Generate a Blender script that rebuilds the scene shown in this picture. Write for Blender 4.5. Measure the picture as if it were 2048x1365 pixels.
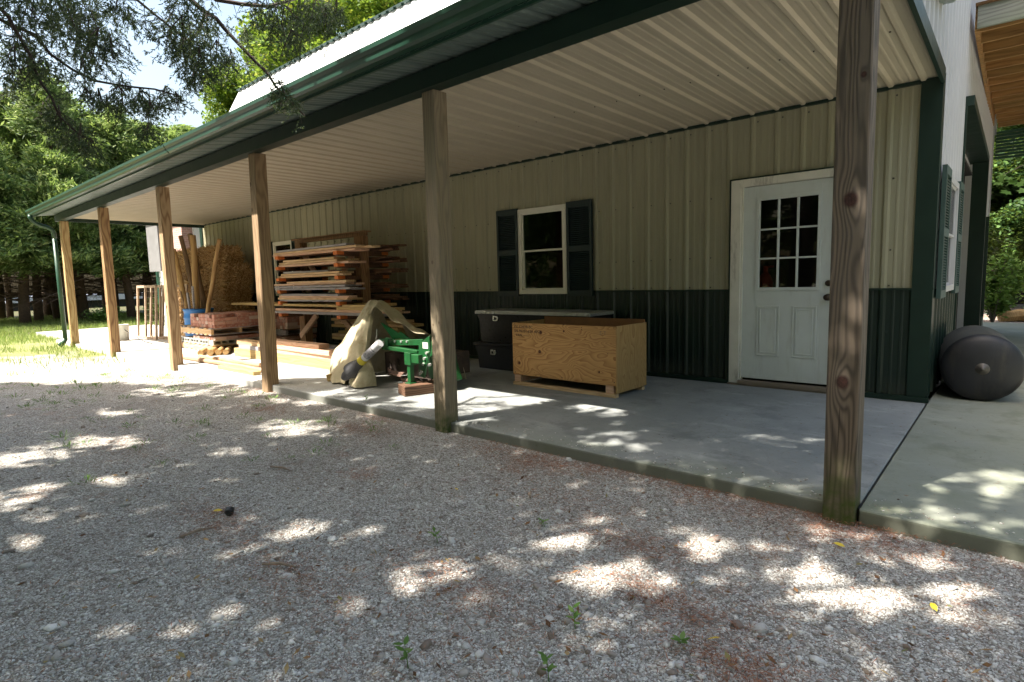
import bpy, bmesh, math, random
import numpy as np
from mathutils import Matrix, Vector
R = math.radians
scene = bpy.context.scene
for o in list(bpy.data.objects): bpy.data.objects.remove(o)
C = bpy.data.collections.new("place"); scene.collection.children.link(C)

# ---------------------------------------------------------------- camera
CAM = np.array([0.481, -6.0096, 1.1495]); YAW, PITCH, ROLL, FPX = 0.7180, 0.1068, -0.0258, 1151.1
fw = np.array([-math.sin(YAW)*math.cos(PITCH), math.cos(YAW)*math.cos(PITCH), -math.sin(PITCH)])
r0 = np.array([math.cos(YAW), math.sin(YAW), 0]); u0 = np.cross(r0, fw)
rt = math.cos(ROLL)*r0+math.sin(ROLL)*u0; up = -math.sin(ROLL)*r0+math.cos(ROLL)*u0
cd = bpy.data.cameras.new("camera"); cam = bpy.data.objects.new("camera", cd); C.objects.link(cam)
cam.matrix_world = Matrix(((rt[0], up[0], -fw[0], CAM[0]), (rt[1], up[1], -fw[1], CAM[1]), (rt[2], up[2], -fw[2], CAM[2]), (0, 0, 0, 1)))
cd.sensor_width = 36; cd.lens = FPX/2048*36; cd.clip_end = 600; cd.clip_start = 0.05
scene.camera = cam

# ---------------------------------------------------------------- sky, sun, exposure
SUN_EL, SUN_AZ = R(56.0), R(20.0)     # light travels towards +Y, 20 degrees towards +X
sv = Vector((-math.sin(SUN_AZ)*math.cos(SUN_EL), -math.cos(SUN_AZ)*math.cos(SUN_EL), math.sin(SUN_EL)))
W = bpy.data.worlds.new("World"); scene.world = W; W.use_nodes = True
wn = W.node_tree.nodes; wl = W.node_tree.links
bg = wn["Background"]; sky = wn.new("ShaderNodeTexSky"); sky.sky_type = 'NISHITA'; sky.sun_disc = False
sky.sun_elevation = SUN_EL; sky.sun_rotation = R(200.0); sky.air_density = 1.6; sky.dust_density = 7.0; sky.altitude = 200
wl.new(sky.outputs[0], bg.inputs[0]); bg.inputs[1].default_value = 0.11
sd = bpy.data.lights.new("sun", 'SUN'); sun = bpy.data.objects.new("sun", sd); C.objects.link(sun)
sd.energy = 4.8; sd.angle = R(0.55); sd.color = (1.0, 0.93, 0.82)
sun.rotation_euler = (-sv).to_track_quat('-Z', 'Y').to_euler(); sun.location = (-10, -20, 30)
scene.view_settings.view_transform = 'Standard'; scene.view_settings.look = 'None'
scene.view_settings.exposure = 1.78; scene.view_settings.gamma = 1.0; scene.view_settings.use_curve_mapping = False
scene.render.engine = 'CYCLES'
scene.cycles.max_bounces = 8; scene.cycles.diffuse_bounces = 5; scene.cycles.transparent_max_bounces = 12

# ---------------------------------------------------------------- node helpers
class G:
    def __init__(s, name):
        s.m = bpy.data.materials.new(name); s.m.use_nodes = True
        s.t = s.m.node_tree; s.n = s.t.nodes; s.l = s.t.links
        s.b = s.n["Principled BSDF"]; s.tc = s.n.new("ShaderNodeTexCoord")
        s._r = None
    def put(s, sock, v):
        if isinstance(v, bpy.types.NodeSocket): s.l.new(v, sock)
        elif isinstance(v, (tuple, list)) and len(v) == 3 and sock.type == 'RGBA': sock.default_value = (*v, 1)
        else: sock.default_value = v
    def obj(s): return s.tc.outputs["Object"]
    def rnd(s):
        if s._r is None: s._r = s.n.new("ShaderNodeObjectInfo").outputs["Random"]
        return s._r
    def island(s): return s.n.new("ShaderNodeNewGeometry").outputs["Random Per Island"]
    def mth(s, op, a, b=0.0, c=0.0, clamp=False):
        n = s.n.new("ShaderNodeMath"); n.operation = op; n.use_clamp = clamp
        s.put(n.inputs[0], a); s.put(n.inputs[1], b); s.put(n.inputs[2], c); return n.outputs[0]
    def vm(s, op, a, b=(0, 0, 0)):
        n = s.n.new("ShaderNodeVectorMath"); n.operation = op
        s.put(n.inputs[0], a); s.put(n.inputs[1], b); return n.outputs[0]
    def sep(s, v):
        n = s.n.new("ShaderNodeSeparateXYZ"); s.put(n.inputs[0], v); return n.outputs
    def comb(s, x, y, z):
        n = s.n.new("ShaderNodeCombineXYZ")
        for i, v in enumerate((x, y, z)): s.put(n.inputs[i], v)
        return n.outputs[0]
    def map(s, v, sc=(1, 1, 1), loc=(0, 0, 0)):
        n = s.n.new("ShaderNodeMapping"); s.put(n.inputs[0], v); n.inputs[3].default_value = sc; n.inputs[1].default_value = loc; return n.outputs[0]
    def noise(s, v, scale, detail=4, rough=.55, dist=0, col=False):
        n = s.n.new("ShaderNodeTexNoise"); s.put(n.inputs["Vector"], v); n.inputs["Scale"].default_value = scale
        n.inputs["Detail"].default_value = detail; n.inputs["Roughness"].default_value = rough; n.inputs["Distortion"].default_value = dist
        return n.outputs[1 if col else 0]
    def vor(s, v, scale, feat='F1', out=0, rand=1):
        n = s.n.new("ShaderNodeTexVoronoi"); n.feature = feat; s.put(n.inputs["Vector"], v); n.inputs["Scale"].default_value = scale
        n.inputs["Randomness"].default_value = rand
        return n.outputs[out]
    def ramp(s, f, stops, interp='LINEAR'):
        n = s.n.new("ShaderNodeValToRGB"); s.put(n.inputs[0], f); e = n.color_ramp.elements; n.color_ramp.interpolation = interp
        while len(e) > 1: e.remove(e[-1])
        e[0].position = stops[0][0]; e[0].color = (*stops[0][1], 1)
        for p, c in stops[1:]:
            k = e.new(p); k.color = (*c, 1)
        return n.outputs[0]
    def rng(s, f, a, b, c=0.0, d=1.0):
        n = s.n.new("ShaderNodeMapRange"); n.clamp = True; s.put(n.inputs[0], f)
        for i, v in enumerate((a, b, c, d)): s.put(n.inputs[1+i], v)
        return n.outputs[0]
    def mix(s, f, a, b, mode='MIX'):
        n = s.n.new("ShaderNodeMix"); n.data_type = 'RGBA'; n.blend_type = mode
        s.put(n.inputs[0], f); s.put(n.inputs[6], a); s.put(n.inputs[7], b); return n.outputs[2]
    def bump(s, h, strength=.3, dist=.01):
        n = s.n.new("ShaderNodeBump"); s.put(n.inputs["Height"], h); n.inputs["Strength"].default_value = strength; n.inputs["Distance"].default_value = dist
        s.l.new(n.outputs[0], s.b.inputs["Normal"]); return n.outputs[0]
    def out(s, col, rough=.6, metal=0.0, spec=.5):
        s.put(s.b.inputs["Base Color"], col); s.put(s.b.inputs["Roughness"], rough)
        s.b.inputs["Metallic"].default_value = metal; s.b.inputs["Specular IOR Level"].default_value = spec
        return s.m

def paint(name, col, rough=.45, var=.12, scale=6, metal=0.0, spec=.5, bumpk=0, dirt=None):
    g = G(name); n = g.noise(g.obj(), scale, 5, .6)
    c = g.mix(g.rng(n, .3, .7), tuple(v*(1-var) for v in col), tuple(min(1, v*(1+var)) for v in col))
    if dirt: c = g.mix(g.mth('MULTIPLY', g.rng(g.noise(g.map(g.obj(), (3, 3, .6)), 4, 6, .7), .52, .72), dirt[1]), c, dirt[0])
    if bumpk: g.bump(n, bumpk, .004)
    return g.out(c, g.rng(n, .2, .8, rough*.85, min(1, rough*1.2)), metal, spec)

def wood(name, light, dark, axis=2, rings=28, knots=(), knotcol=(.05, .022, .014), grey=None, rough=.75, rndoff=True, u=0, bumpk=.35, waste=None, fine=.5, wob=.06, coln=None):
    """grain runs along `axis`; `u` is the axis across the board; knots = (u, along, radius)"""
    g = G(name); co = g.obj()
    if rndoff: co = g.vm('ADD', co, g.comb(g.mth('MULTIPLY', g.rnd(), 13.1), g.mth('MULTIPLY', g.rnd(), 7.7), g.mth('MULTIPLY', g.rnd(), 17.3)))
    sc = [1, 1, 1]; sc[axis] = .16
    st = g.map(co, tuple(sc))
    S = g.sep(g.obj())
    base = g.noise(st, 7, 2, .5)
    F = g.mth('ADD', g.mth('MULTIPLY', base, wob*4), S[u])
    o2 = [i for i in range(3) if i not in (axis, u)][0]
    F = g.mth('ADD', F, g.mth('MULTIPLY', S[o2], .8))
    kmask = None
    for (ku, ka, kr) in knots:
        du = g.mth('SUBTRACT', S[u], ku); da = g.mth('SUBTRACT', S[axis], ka)
        du2 = g.mth('POWER', g.mth('ABSOLUTE', g.mth('DIVIDE', du, kr*1.5)), 2.0); da2 = g.mth('POWER', g.mth('ABSOLUTE', g.mth('DIVIDE', da, kr*3.6)), 2.0)
        e = g.mth('EXPONENT', g.mth('MULTIPLY', g.mth('ADD', du2, da2), -1.0))
        F = g.mth('ADD', F, g.mth('MULTIPLY', e, kr*2.4))
        d = g.mth('SQRT', g.mth('ADD', g.mth('POWER', g.mth('ABSOLUTE', g.mth('DIVIDE', du, kr)), 2.0), g.mth('POWER', g.mth('ABSOLUTE', g.mth('DIVIDE', da, kr*1.15)), 2.0)))
        k = g.rng(d, .75, 1.25, 1.0, 0.0)
        kmask = k if kmask is None else g.mth('MAXIMUM', kmask, k)
    s = g.mth('SINE', g.mth('MULTIPLY', F, rings*6.283))
    s = g.mth('POWER', g.mth('ADD', g.mth('MULTIPLY', s, .5), .5), 1.6)
    sc2 = [60, 60, 60]; sc2[axis] = 1.6
    fn = g.noise(g.map(co, tuple(sc2)), 1.6, 4, .65)
    v = g.mth('ADD', g.mth('MULTIPLY', s, 1-fine), g.mth('MULTIPLY', fn, fine), clamp=True)
    c = g.mix(g.rng(v, .15, .85), light, dark)
    if grey:
        c = g.mix(g.mth('MULTIPLY', g.rng(g.noise(st, 3, 4, .6), .35, .65), grey[1]), c, grey[0])
        crack = g.rng(g.noise(g.map(co, tuple(sc2)), .9, 3, .6), .62, .68)
        c = g.mix(g.mth('MULTIPLY', crack, .7), c, tuple(x*.35 for x in dark))
    if kmask is not None: c = g.mix(g.mth('MULTIPLY', kmask, .92), c, g.mix(g.rng(g.noise(g.obj(), 60, 4, .7), .35, .65), tuple(x*.5 for x in knotcol), tuple(min(1, x*2.2) for x in knotcol)))
    c = g.mix(g.rng(g.rnd(), 0, 1, 0, .35), c, tuple(x*.72 for x in light))
    if coln:   # green algae near the foot: (height below which, colour)
        mk = g.mth('MULTIPLY', g.rng(S[2], coln[0], coln[1], 0, 1.0), g.rng(g.noise(g.obj(), 9, 4, .6), .35, .6))
        c = g.mix(mk, c, coln[2])
    g.bump(g.mth('ADD', v, g.mth('MULTIPLY', fn, .6)), bumpk, .004)
    return g.out(c, rough, 0, .3)

def leafmat(name, stops, trans=.35, rough=.55, big=None):
    g = G(name); c = g.ramp(g.island(), stops)
    if big: c = g.mix(g.rng(g.noise(g.obj(), big[0], 3, .6), .4, .6), c, big[1], 'MIX')
    g.out(c, rough, 0, .3)
    t = g.n.new("ShaderNodeBsdfTranslucent"); g.put(t.inputs[0], g.mix(.5, c, (.22, .30, .04), 'MIX'))
    mx = g.n.new("ShaderNodeMixShader"); mx.inputs[0].default_value = trans
    g.l.new(g.b.outputs[0], mx.inputs[1]); g.l.new(t.outputs[0], mx.inputs[2])
    g.l.new(mx.outputs[0], g.n["Material Output"].inputs[0]); return g.m

# ---------------------------------------------------------------- mesh helpers
class MB:
    def __init__(s): s.v = []; s.f = []; s.m = []
    def add(s, vs, fs, mi=0):
        k = len(s.v); s.v += [tuple(v) for v in vs]; s.f += [tuple(i+k for i in f) for f in fs]; s.m += [mi]*len(fs)
    def box(s, lo, hi, mi=0, M=None):
        x0, y0, z0 = lo; x1, y1, z1 = hi
        vs = [(x0, y0, z0), (x1, y0, z0), (x1, y1, z0), (x0, y1, z0), (x0, y0, z1), (x1, y0, z1), (x1, y1, z1), (x0, y1, z1)]
        if M is not None: vs = [tuple(M @ Vector(v)) for v in vs]
        s.add(vs, [(3, 2, 1, 0), (4, 5, 6, 7), (0, 1, 5, 4), (1, 2, 6, 5), (2, 3, 7, 6), (3, 0, 4, 7)], mi)
    def prism(s, prof, fn, a, b, mi=0, cap=True, close=True):
        """profile points -> fn(p, t) for t in a, b"""
        n = len(prof); vs = [fn(p, a) for p in prof]+[fn(p, b) for p in prof]
        fs = [(i, (i+1) % n, n+(i+1) % n, n+i) for i in range(n if close else n-1)]
        if cap and close: fs += [tuple(range(n))[::-1], tuple(range(n, 2*n))]
        s.add(vs, fs, mi)
    def tube(s, pts, rad, n=10, mi=0, cap=True, squash=None):
        pts = [Vector(p) for p in pts]; rs = rad if isinstance(rad, (list, tuple)) else [rad]*len(pts)
        k = len(s.v); prev = None; vs = []
        for i, p in enumerate(pts):
            d = (pts[min(i+1, len(pts)-1)]-pts[max(i-1, 0)]).normalized()
            a = Vector((0, 0, 1)) if abs(d.z) < .9 else Vector((1, 0, 0))
            if prev is not None: a = prev
            x = (a - d*a.dot(d)).normalized(); y = d.cross(x); prev = x
            for j in range(n):
                t = 2*math.pi*j/n; vs.append(p+(x*math.cos(t)+y*math.sin(t))*rs[i])
        fs = []
        for i in range(len(pts)-1):
            for j in range(n): fs.append((i*n+j, i*n+(j+1) % n, (i+1)*n+(j+1) % n, (i+1)*n+j))
        if cap: fs += [tuple(range(n))[::-1], tuple(range((len(pts)-1)*n, len(pts)*n))]
        s.add(vs, fs, mi)
    def lathe(s, prof, n=24, M=None, mi=0):
        vs = []
        for (r_, z) in prof:
            for j in range(n):
                t = 2*math.pi*j/n; p = Vector((r_*math.cos(t), r_*math.sin(t), z)); vs.append(M @ p if M is not None else p)
        fs = [(i*n+j, i*n+(j+1) % n, (i+1)*n+(j+1) % n, (i+1)*n+j) for i in range(len(prof)-1) for j in range(n)]
        s.add(vs, fs, mi)
    def build(s, name, mats, parent=None, loc=None, bevel=0, smooth=False):
        me = bpy.data.meshes.new(name); me.from_pydata(s.v, [], s.f)
        if not isinstance(mats, (list, tuple)): mats = [mats]
        for m in mats: me.materials.append(m)
        me.polygons.foreach_set("material_index", s.m)
        if smooth: me.polygons.foreach_set("use_smooth", [True]*len(s.f))
        me.update(); bm = bmesh.new(); bm.from_mesh(me); bmesh.ops.recalc_face_normals(bm, faces=bm.faces)
        if bevel: bmesh.ops.bevel(bm, geom=list(bm.edges), offset=bevel, segments=1, affect='EDGES', clamp_overlap=True)
        bm.to_mesh(me); bm.free()
        o = bpy.data.objects.new(name, me); C.objects.link(o)
        if loc is not None: o.location = loc
        if parent: o.parent = parent
        return o
def split_build(mb, name, mats, parent, **kw):
    """one object per loose piece"""
    n = len(mb.v); r = list(range(n))
    def fd(i):
        while r[i] != i: r[i] = r[r[i]]; i = r[i]
        return i
    for f in mb.f:
        for i in f[1:]:
            a, b = fd(f[0]), fd(i)
            if a != b: r[a] = b
    gr = {}
    for f, mi in zip(mb.f, mb.m): gr.setdefault(fd(f[0]), []).append((f, mi))
    out = []
    for fs in gr.values():
        idx = {}; q = MB()
        for f, mi in fs:
            for i in f:
                if i not in idx: idx[i] = len(q.v); q.v.append(mb.v[i])
            q.f.append(tuple(idx[i] for i in f)); q.m.append(mi)
        out.append(q.build(name, mats, parent, **kw))
    return out
def npmesh(name, V, quads, mat, parent=None, n=4):
    me = bpy.data.meshes.new(name); V = np.asarray(V, np.float32); Q = np.asarray(quads, np.int32)
    me.vertices.add(len(V)); me.vertices.foreach_set("co", V.ravel())
    me.loops.add(Q.size); me.loops.foreach_set("vertex_index", Q.ravel())
    me.polygons.add(len(Q)); me.polygons.foreach_set("loop_start", np.arange(0, Q.size, Q.shape[1], dtype=np.int32))
    me.materials.append(mat); me.update(calc_edges=True)
    o = bpy.data.objects.new(name, me); C.objects.link(o)
    if parent: o.parent = parent
    return o
def empty(name, loc, label, cat, group=None, rz=0):
    o = bpy.data.objects.new(name, None); C.objects.link(o); o.location = loc; o.rotation_euler = (0, 0, rz); o.empty_display_size = .1
    tag(o, label, cat, group); return o
def tag(o, label, cat, group=None, kind=None):
    if label: o["label"] = label
    if cat: o["category"] = cat
    if group: o["group"] = group
    if kind: o["kind"] = kind
    return o
def struct(o): o["kind"] = "structure"; return o
def dup(o, loc=None, rot=None, label=None, parent=None, group=None, scale=None):
    c = o.copy(); C.objects.link(c); c.parent = parent
    if parent is None:
        if loc is not None: c.location = loc
        if rot is not None: c.rotation_euler = rot
        if scale is not None: c.scale = scale
        if label: c["label"] = label
        if group: c["group"] = group
    for ch in o.children: dup(ch, parent=c)
    return c
rnd = random.Random(7); npr = np.random.default_rng(11)
def rotz(a): return Matrix.Rotation(a, 4, 'Z')

# ---------------------------------------------------------------- materials
TAN = paint("tan_metal", (.345, .325, .215), .42, .06, 3, 0, .4, dirt=((.20, .17, .11), .4))
TANC = paint("ceiling_metal", (.44, .385, .295), .5, .06, 3, 0, .35)
GREEN = paint("dark_green_metal", (.006, .022, .015), .42, .15, 5, 0, .4)
def siding(name, col, rough, splash):
    g = G(name); o = g.obj(); S = g.sep(o)
    pn = g.n.new("ShaderNodeTexWhiteNoise"); pn.noise_dimensions = '1D'; g.put(pn.inputs["W"], g.mth('FLOOR', g.mth('DIVIDE', g.mth('ADD', S[0], .17), .9144)))
    c = g.mix(pn.outputs[0], tuple(x*.90 for x in col), tuple(x*1.07 for x in col))
    st = g.noise(g.map(o, (7, 7, .5)), 3, 6, .65); c = g.mix(g.mth('MULTIPLY', g.rng(st, .5, .72), .35), c, tuple(x*.55 for x in col))
    c = g.mix(g.mth('MULTIPLY', g.rng(g.noise(o, 1.3, 5, .6), .4, .65), .22), c, tuple(min(1, x*1.2) for x in col))
    if splash:
        m_ = g.mth('MULTIPLY', g.rng(g.mth('ADD', S[2], g.mth('MULTIPLY', g.noise(o, 6, 5, .7), .35)), .42, .12, 0.0, 1.0), .35); c = g.mix(m_, c, (.07, .065, .05))
    # faint oil canning and dents
    g.bump(g.mth('ADD', g.noise(g.map(o, (1, 1, .35)), 2.2, 2, .5), g.mth('MULTIPLY', g.noise(o, 40, 2, .5), .02)), .5, .02)
    return g.out(c, g.rng(st, .3, .7, rough*.85, rough*1.25), 0, .45)
TAN = siding("tan_siding", (.315, .30, .205), .42, False)
GREENW = siding("green_siding", (.005, .018, .0125), .42, True)
GUTG = paint("gutter_green", (.018, .060, .040), .35, .15, 4, 0, .5)
BLACKT = paint("black_trim", (.008, .010, .010), .6)
WHITEM = paint("white_metal", (.43, .43, .45), .4, .05, 3)
ROOFW = paint("roof_white", (.72, .74, .74), .35, .04, 2)
ROOFU = paint("roof_underside", (.13, .17, .155), .35, .1, 3)
DOORW = paint("door_white", (.58, .62, .60), .45, .04, 5, dirt=((.34, .33, .27), .3))
TRIMW = paint("chipped_white_trim", (.66, .64, .56), .6, .06, 8, dirt=((.15, .12, .09), .8))
VINYL = paint("window_vinyl", (.70, .68, .58), .4, .04, 6)
SHUT = paint("shutter_green", (.007, .021, .022), .5, .15, 6)
SHUTG = paint("shutter_faded", (.035, .07, .062), .6, .15, 6)
DARKIN = paint("interior_dark", (.02, .02, .02), .9)
SCREW = paint("screw_head", (.06, .05, .04), .4)
BRONZE = paint("bronze_knob", (.06, .045, .035), .3, metal=.8)
REDP = paint("red_plastic", (.6, .03, .02), .4)
REDP.node_tree.nodes["Principled BSDF"].inputs["Emission Strength"].default_value = 0
def glassmat():
    g = G("dark_glass"); g.out((.01, .012, .012), .03, 0, .5)
    t = g.n.new("ShaderNodeBsdfTransparent"); t.inputs[0].default_value = (.55, .6, .58, 1)
    mx = g.n.new("ShaderNodeMixShader"); fr = g.n.new("ShaderNodeFresnel"); fr.inputs[0].default_value = 1.5
    gl = g.n.new("ShaderNodeBsdfGlossy"); gl.inputs["Roughness"].default_value = .02
    g.l.new(g.mth('MULTIPLY', fr.outputs[0], .55), mx.inputs[0]); g.l.new(t.outputs[0], mx.inputs[1]); g.l.new(gl.outputs[0], mx.inputs[2])
    g.l.new(mx.outputs[0], g.n["Material Output"].inputs[0]); return g.m
GLASS = glassmat()
P1K = [(.035, 2.02, .011), (.035, 1.475, .032), (.03, .625, .030), (.09, 2.5, .008)]
def post_kn(seed):
    r_ = random.Random(seed); return [(r_.uniform(.02, .12), r_.uniform(.2, 2.5), r_.uniform(.008, .017)) for _ in range(5)]
ALG = (.18, -.02, (.045, .075, .015))
PW = [wood("weathered_post_wood", (.18, .135, .095), (.050, .035, .024), 2, 34, [(.075, 1.475, .030), (.068, .62, .028), (.11, 2.02, .012)], (.030, .010, .008), ((.14, .14, .13), .38), rndoff=False, fine=.45, coln=(.3, .02, (.06, .085, .015)), bumpk=.6),
      wood("grey_post_wood", (.30, .235, .15), (.14, .105, .07), 2, 30, [(.05, 1.3, .013), (.03, .8, .009), (.10, .82, .009)], grey=((.24, .24, .22), .45), rndoff=False, fine=.5, coln=ALG, bumpk=.5),
      wood("tan_post_wood", (.38, .26, .15), (.17, .10, .055), 2, 26, [(.08, 2.28, .022), (.07, 2.0, .018)], grey=((.3, .24, .17), .3), rndoff=False, fine=.5),
      wood("pale_post_wood", (.46, .33, .20), (.22, .13, .07), 2, 24, [(.07, .87, .02), (.06, 2.5, .014)], rndoff=False, fine=.4),
      wood("brown_post_wood", (.40, .26, .13), (.15, .07, .035), 2, 24, [(.07, .9, .02), (.07, .65, .018), (.05, 2.4, .012)], rndoff=False, fine=.35),
      wood("yellow_post_wood", (.52, .38, .20), (.27, .15, .06), 2, 22, [(.07, 1.9, .013), (.03, 1.25, .012), (.11, 1.28, .012)], rndoff=False, fine=.35, coln=(.12, 0, (.08, .10, .02)))]
LUM = wood("fresh_lumber", (.72, .52, .32), (.50, .31, .16), 0, 30, u=1, fine=.55)
LUMR = wood("reddish_lumber", (.72, .49, .36), (.54, .33, .21), 0, 30, u=1, fine=.55)
LUMY = wood("yellow_lumber", (.60, .44, .20), (.40, .25, .10), 0, 26, u=1, fine=.5)
LUMG = wood("grey_lumber", (.42, .40, .42), (.22, .20, .22), 0, 30, u=1, fine=.6)
LUMB = wood("brown_stained_lumber", (.20, .11, .065), (.05, .025, .018), 0, 30, u=1, fine=.5)
LUMZ = wood("rack_timber", (.36, .21, .11), (.17, .09, .05), 2, 26, u=0, fine=.5)
JOIST = wood("deck_lumber", (.38, .20, .07), (.20, .09, .03), 0, 14, u=2, fine=.5, grey=((.16, .13, .05), .5))
JOISTG = wood("grey_deck_rim", (.26, .27, .24), (.13, .14, .12), 0, 20, u=2, grey=((.17, .22, .12), .6))
ORANGE = paint("orange_painted_wood", (.62, .17, .035), .6, .2, 20)
LOGW = wood("peeled_log", (.50, .33, .15), (.30, .17, .07), 2, 16, u=0, fine=.6)
LOGD = wood("dark_log", (.24, .16, .10), (.12, .075, .045), 2, 16, u=0, fine=.6)

def plymat(name, light, dark, knots, rings=19, v=(0, 2), stretch=(1.0, 3.2)):
    g = G(name); S = g.sep(g.obj()); a, b = S[v[0]], S[v[1]]
    st = g.comb(g.mth('MULTIPLY', a, stretch[0]), 0.0, g.mth('MULTIPLY', b, stretch[1]))
    F = g.mth('MULTIPLY', g.noise(st, 1.9, 1.6, .45, .6), 1.0)
    km = None
    for (ka, kb, kr, amp) in knots:
        du = g.mth('POWER', g.mth('ABSOLUTE', g.mth('DIVIDE', g.mth('SUBTRACT', a, ka), kr*4.2)), 2.0); dv = g.mth('POWER', g.mth('ABSOLUTE', g.mth('DIVIDE', g.mth('SUBTRACT', b, kb), kr*2.6)), 2.0)
        F = g.mth('ADD', F, g.mth('MULTIPLY', g.mth('EXPONENT', g.mth('MULTIPLY', g.mth('ADD', du, dv), -1.0)), amp))
        d = g.mth('SQRT', g.mth('ADD', g.mth('POWER', g.mth('ABSOLUTE', g.mth('SUBTRACT', a, ka)), 2.0), g.mth('POWER', g.mth('ABSOLUTE', g.mth('SUBTRACT', b, kb)), 2.0)))
        k = g.rng(d, kr*.8, kr*1.1, 1.0, 0.0); km = k if km is None else g.mth('MAXIMUM', km, k)
    s = g.mth('FRACT', g.mth('MULTIPLY', F, rings))
    s = g.mth('POWER', s, 1.7)
    fn = g.noise(g.map(g.obj(), (9, 9, 90) if v[0] == 0 else (90, 90, 6)), 2, 4, .6)
    c = g.mix(g.mth('ADD', g.mth('MULTIPLY', s, .7), g.mth('MULTIPLY', fn, .3), clamp=True), light, dark)
    c = g.mix(g.mth('MULTIPLY', g.rng(g.noise(g.obj(), 3, 4, .6), .45, .7), .45), c, tuple(x*.75 for x in light))
    if km is not None: c = g.mix(km, c, (.10, .035, .018))
    g.bump(g.mth('ADD', s, fn), .15, .002)
    return g.out(c, .65, 0, .3)
PLY = plymat("plywood_front", (.60, .345, .135), (.26, .11, .035), [(.40, .475, .020, .22), (.38, .27, .020, .16), (.09, .13, .018, .10), (.70, .50, .012, .08), (1.12, .12, .012, .08)], 15)
PLYS = plymat("plywood_side", (.46, .30, .13), (.25, .135, .05), [], 13, (1, 2), (4.5, 1.0))
PLYI = paint("plywood_inside", (.26, .12, .05), .7, .15, 9)

def concmat(name, c1, c2, green=0.0):
    g = G(name); n1 = g.noise(g.obj(), 1.1, 7, .62); n2 = g.noise(g.map(g.obj(), (6, 60, 6)), 3, 4, .6); n3 = g.noise(g.obj(), 55, 3, .6)
    c = g.mix(g.rng(n1, .32, .68), c1, c2)
    c = g.mix(g.mth('MULTIPLY', g.rng(n2, .45, .7), .25), c, tuple(x*.7 for x in c1))
    c = g.mix(g.mth('MULTIPLY', g.rng(n3, .60, .72), .35), c, tuple(x*.45 for x in c1))
    sp = g.rng(g.noise(g.obj(), 14, 5, .75), .63, .68); c = g.mix(g.mth('MULTIPLY', sp, .6), c, (.12, .09, .06))
    bl_ = g.rng(g.noise(g.map(g.obj(), (1, 1, 1)), 2.6, 8, .72), .53, .62); c = g.mix(g.mth('MULTIPLY', bl_, .45), c, tuple(x*.6 for x in c1)); wt = g.rng(g.noise(g.map(g.obj(), (1, 2.2, 1), (5, 3, 0)), 1.4, 7, .7), .55, .66); c = g.mix(g.mth('MULTIPLY', wt, .4), c, tuple(min(1, x*1.35) for x in c2))
    dr = g.mth('MULTIPLY', g.rng(g.mth('ABSOLUTE', g.mth('SUBTRACT', g.noise(g.map(g.obj(), (1.2, .5, 1)), 1.3, 3, .5), .5)), .0, .006, 1.0, 0.0), .10); c = g.mix(dr, c, (.10, .09, .075))
    S = g.sep(g.obj())
    al = g.mth('MULTIPLY', g.mth('MAXIMUM', g.rng(S[1], -2.55, -2.86, 0.0, 1.0), green), g.mth('MULTIPLY', g.rng(S[0], -3.4, -.9, 0.0, 1.0), g.rng(g.noise(g.obj(), 2.4, 5, .6), .35, .65)))
    c = g.mix(g.mth('MULTIPLY', al, .6), c, (.17, .19, .09))
    c = g.mix(g.rng(S[0], -4.2, -7.0, 0.0, .85), c, (.50, .49, .46))   # far half coloured paler, standing in for stronger bounce light
    # vertical front face: algae stained, coloured lighter along the sunlit far end
    fz = g.mth('MULTIPLY', g.rng(S[2], -.004, -.02, 0.0, 1.0), g.rng(S[0], -4.5, -6.5, 1.0, .15))
    c = g.mix(g.mth('MULTIPLY', fz, .75), c, (.125, .13, .10))
    g.bump(g.mth('ADD', n3, g.mth('MULTIPLY', n2, .5)), .25, .003)
    return g.out(c, .8, 0, .3)
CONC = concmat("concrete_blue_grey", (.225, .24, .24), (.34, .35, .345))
CONC2 = concmat("concrete_side_walk", (.22, .24, .20), (.31, .32, .28), .35)

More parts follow.
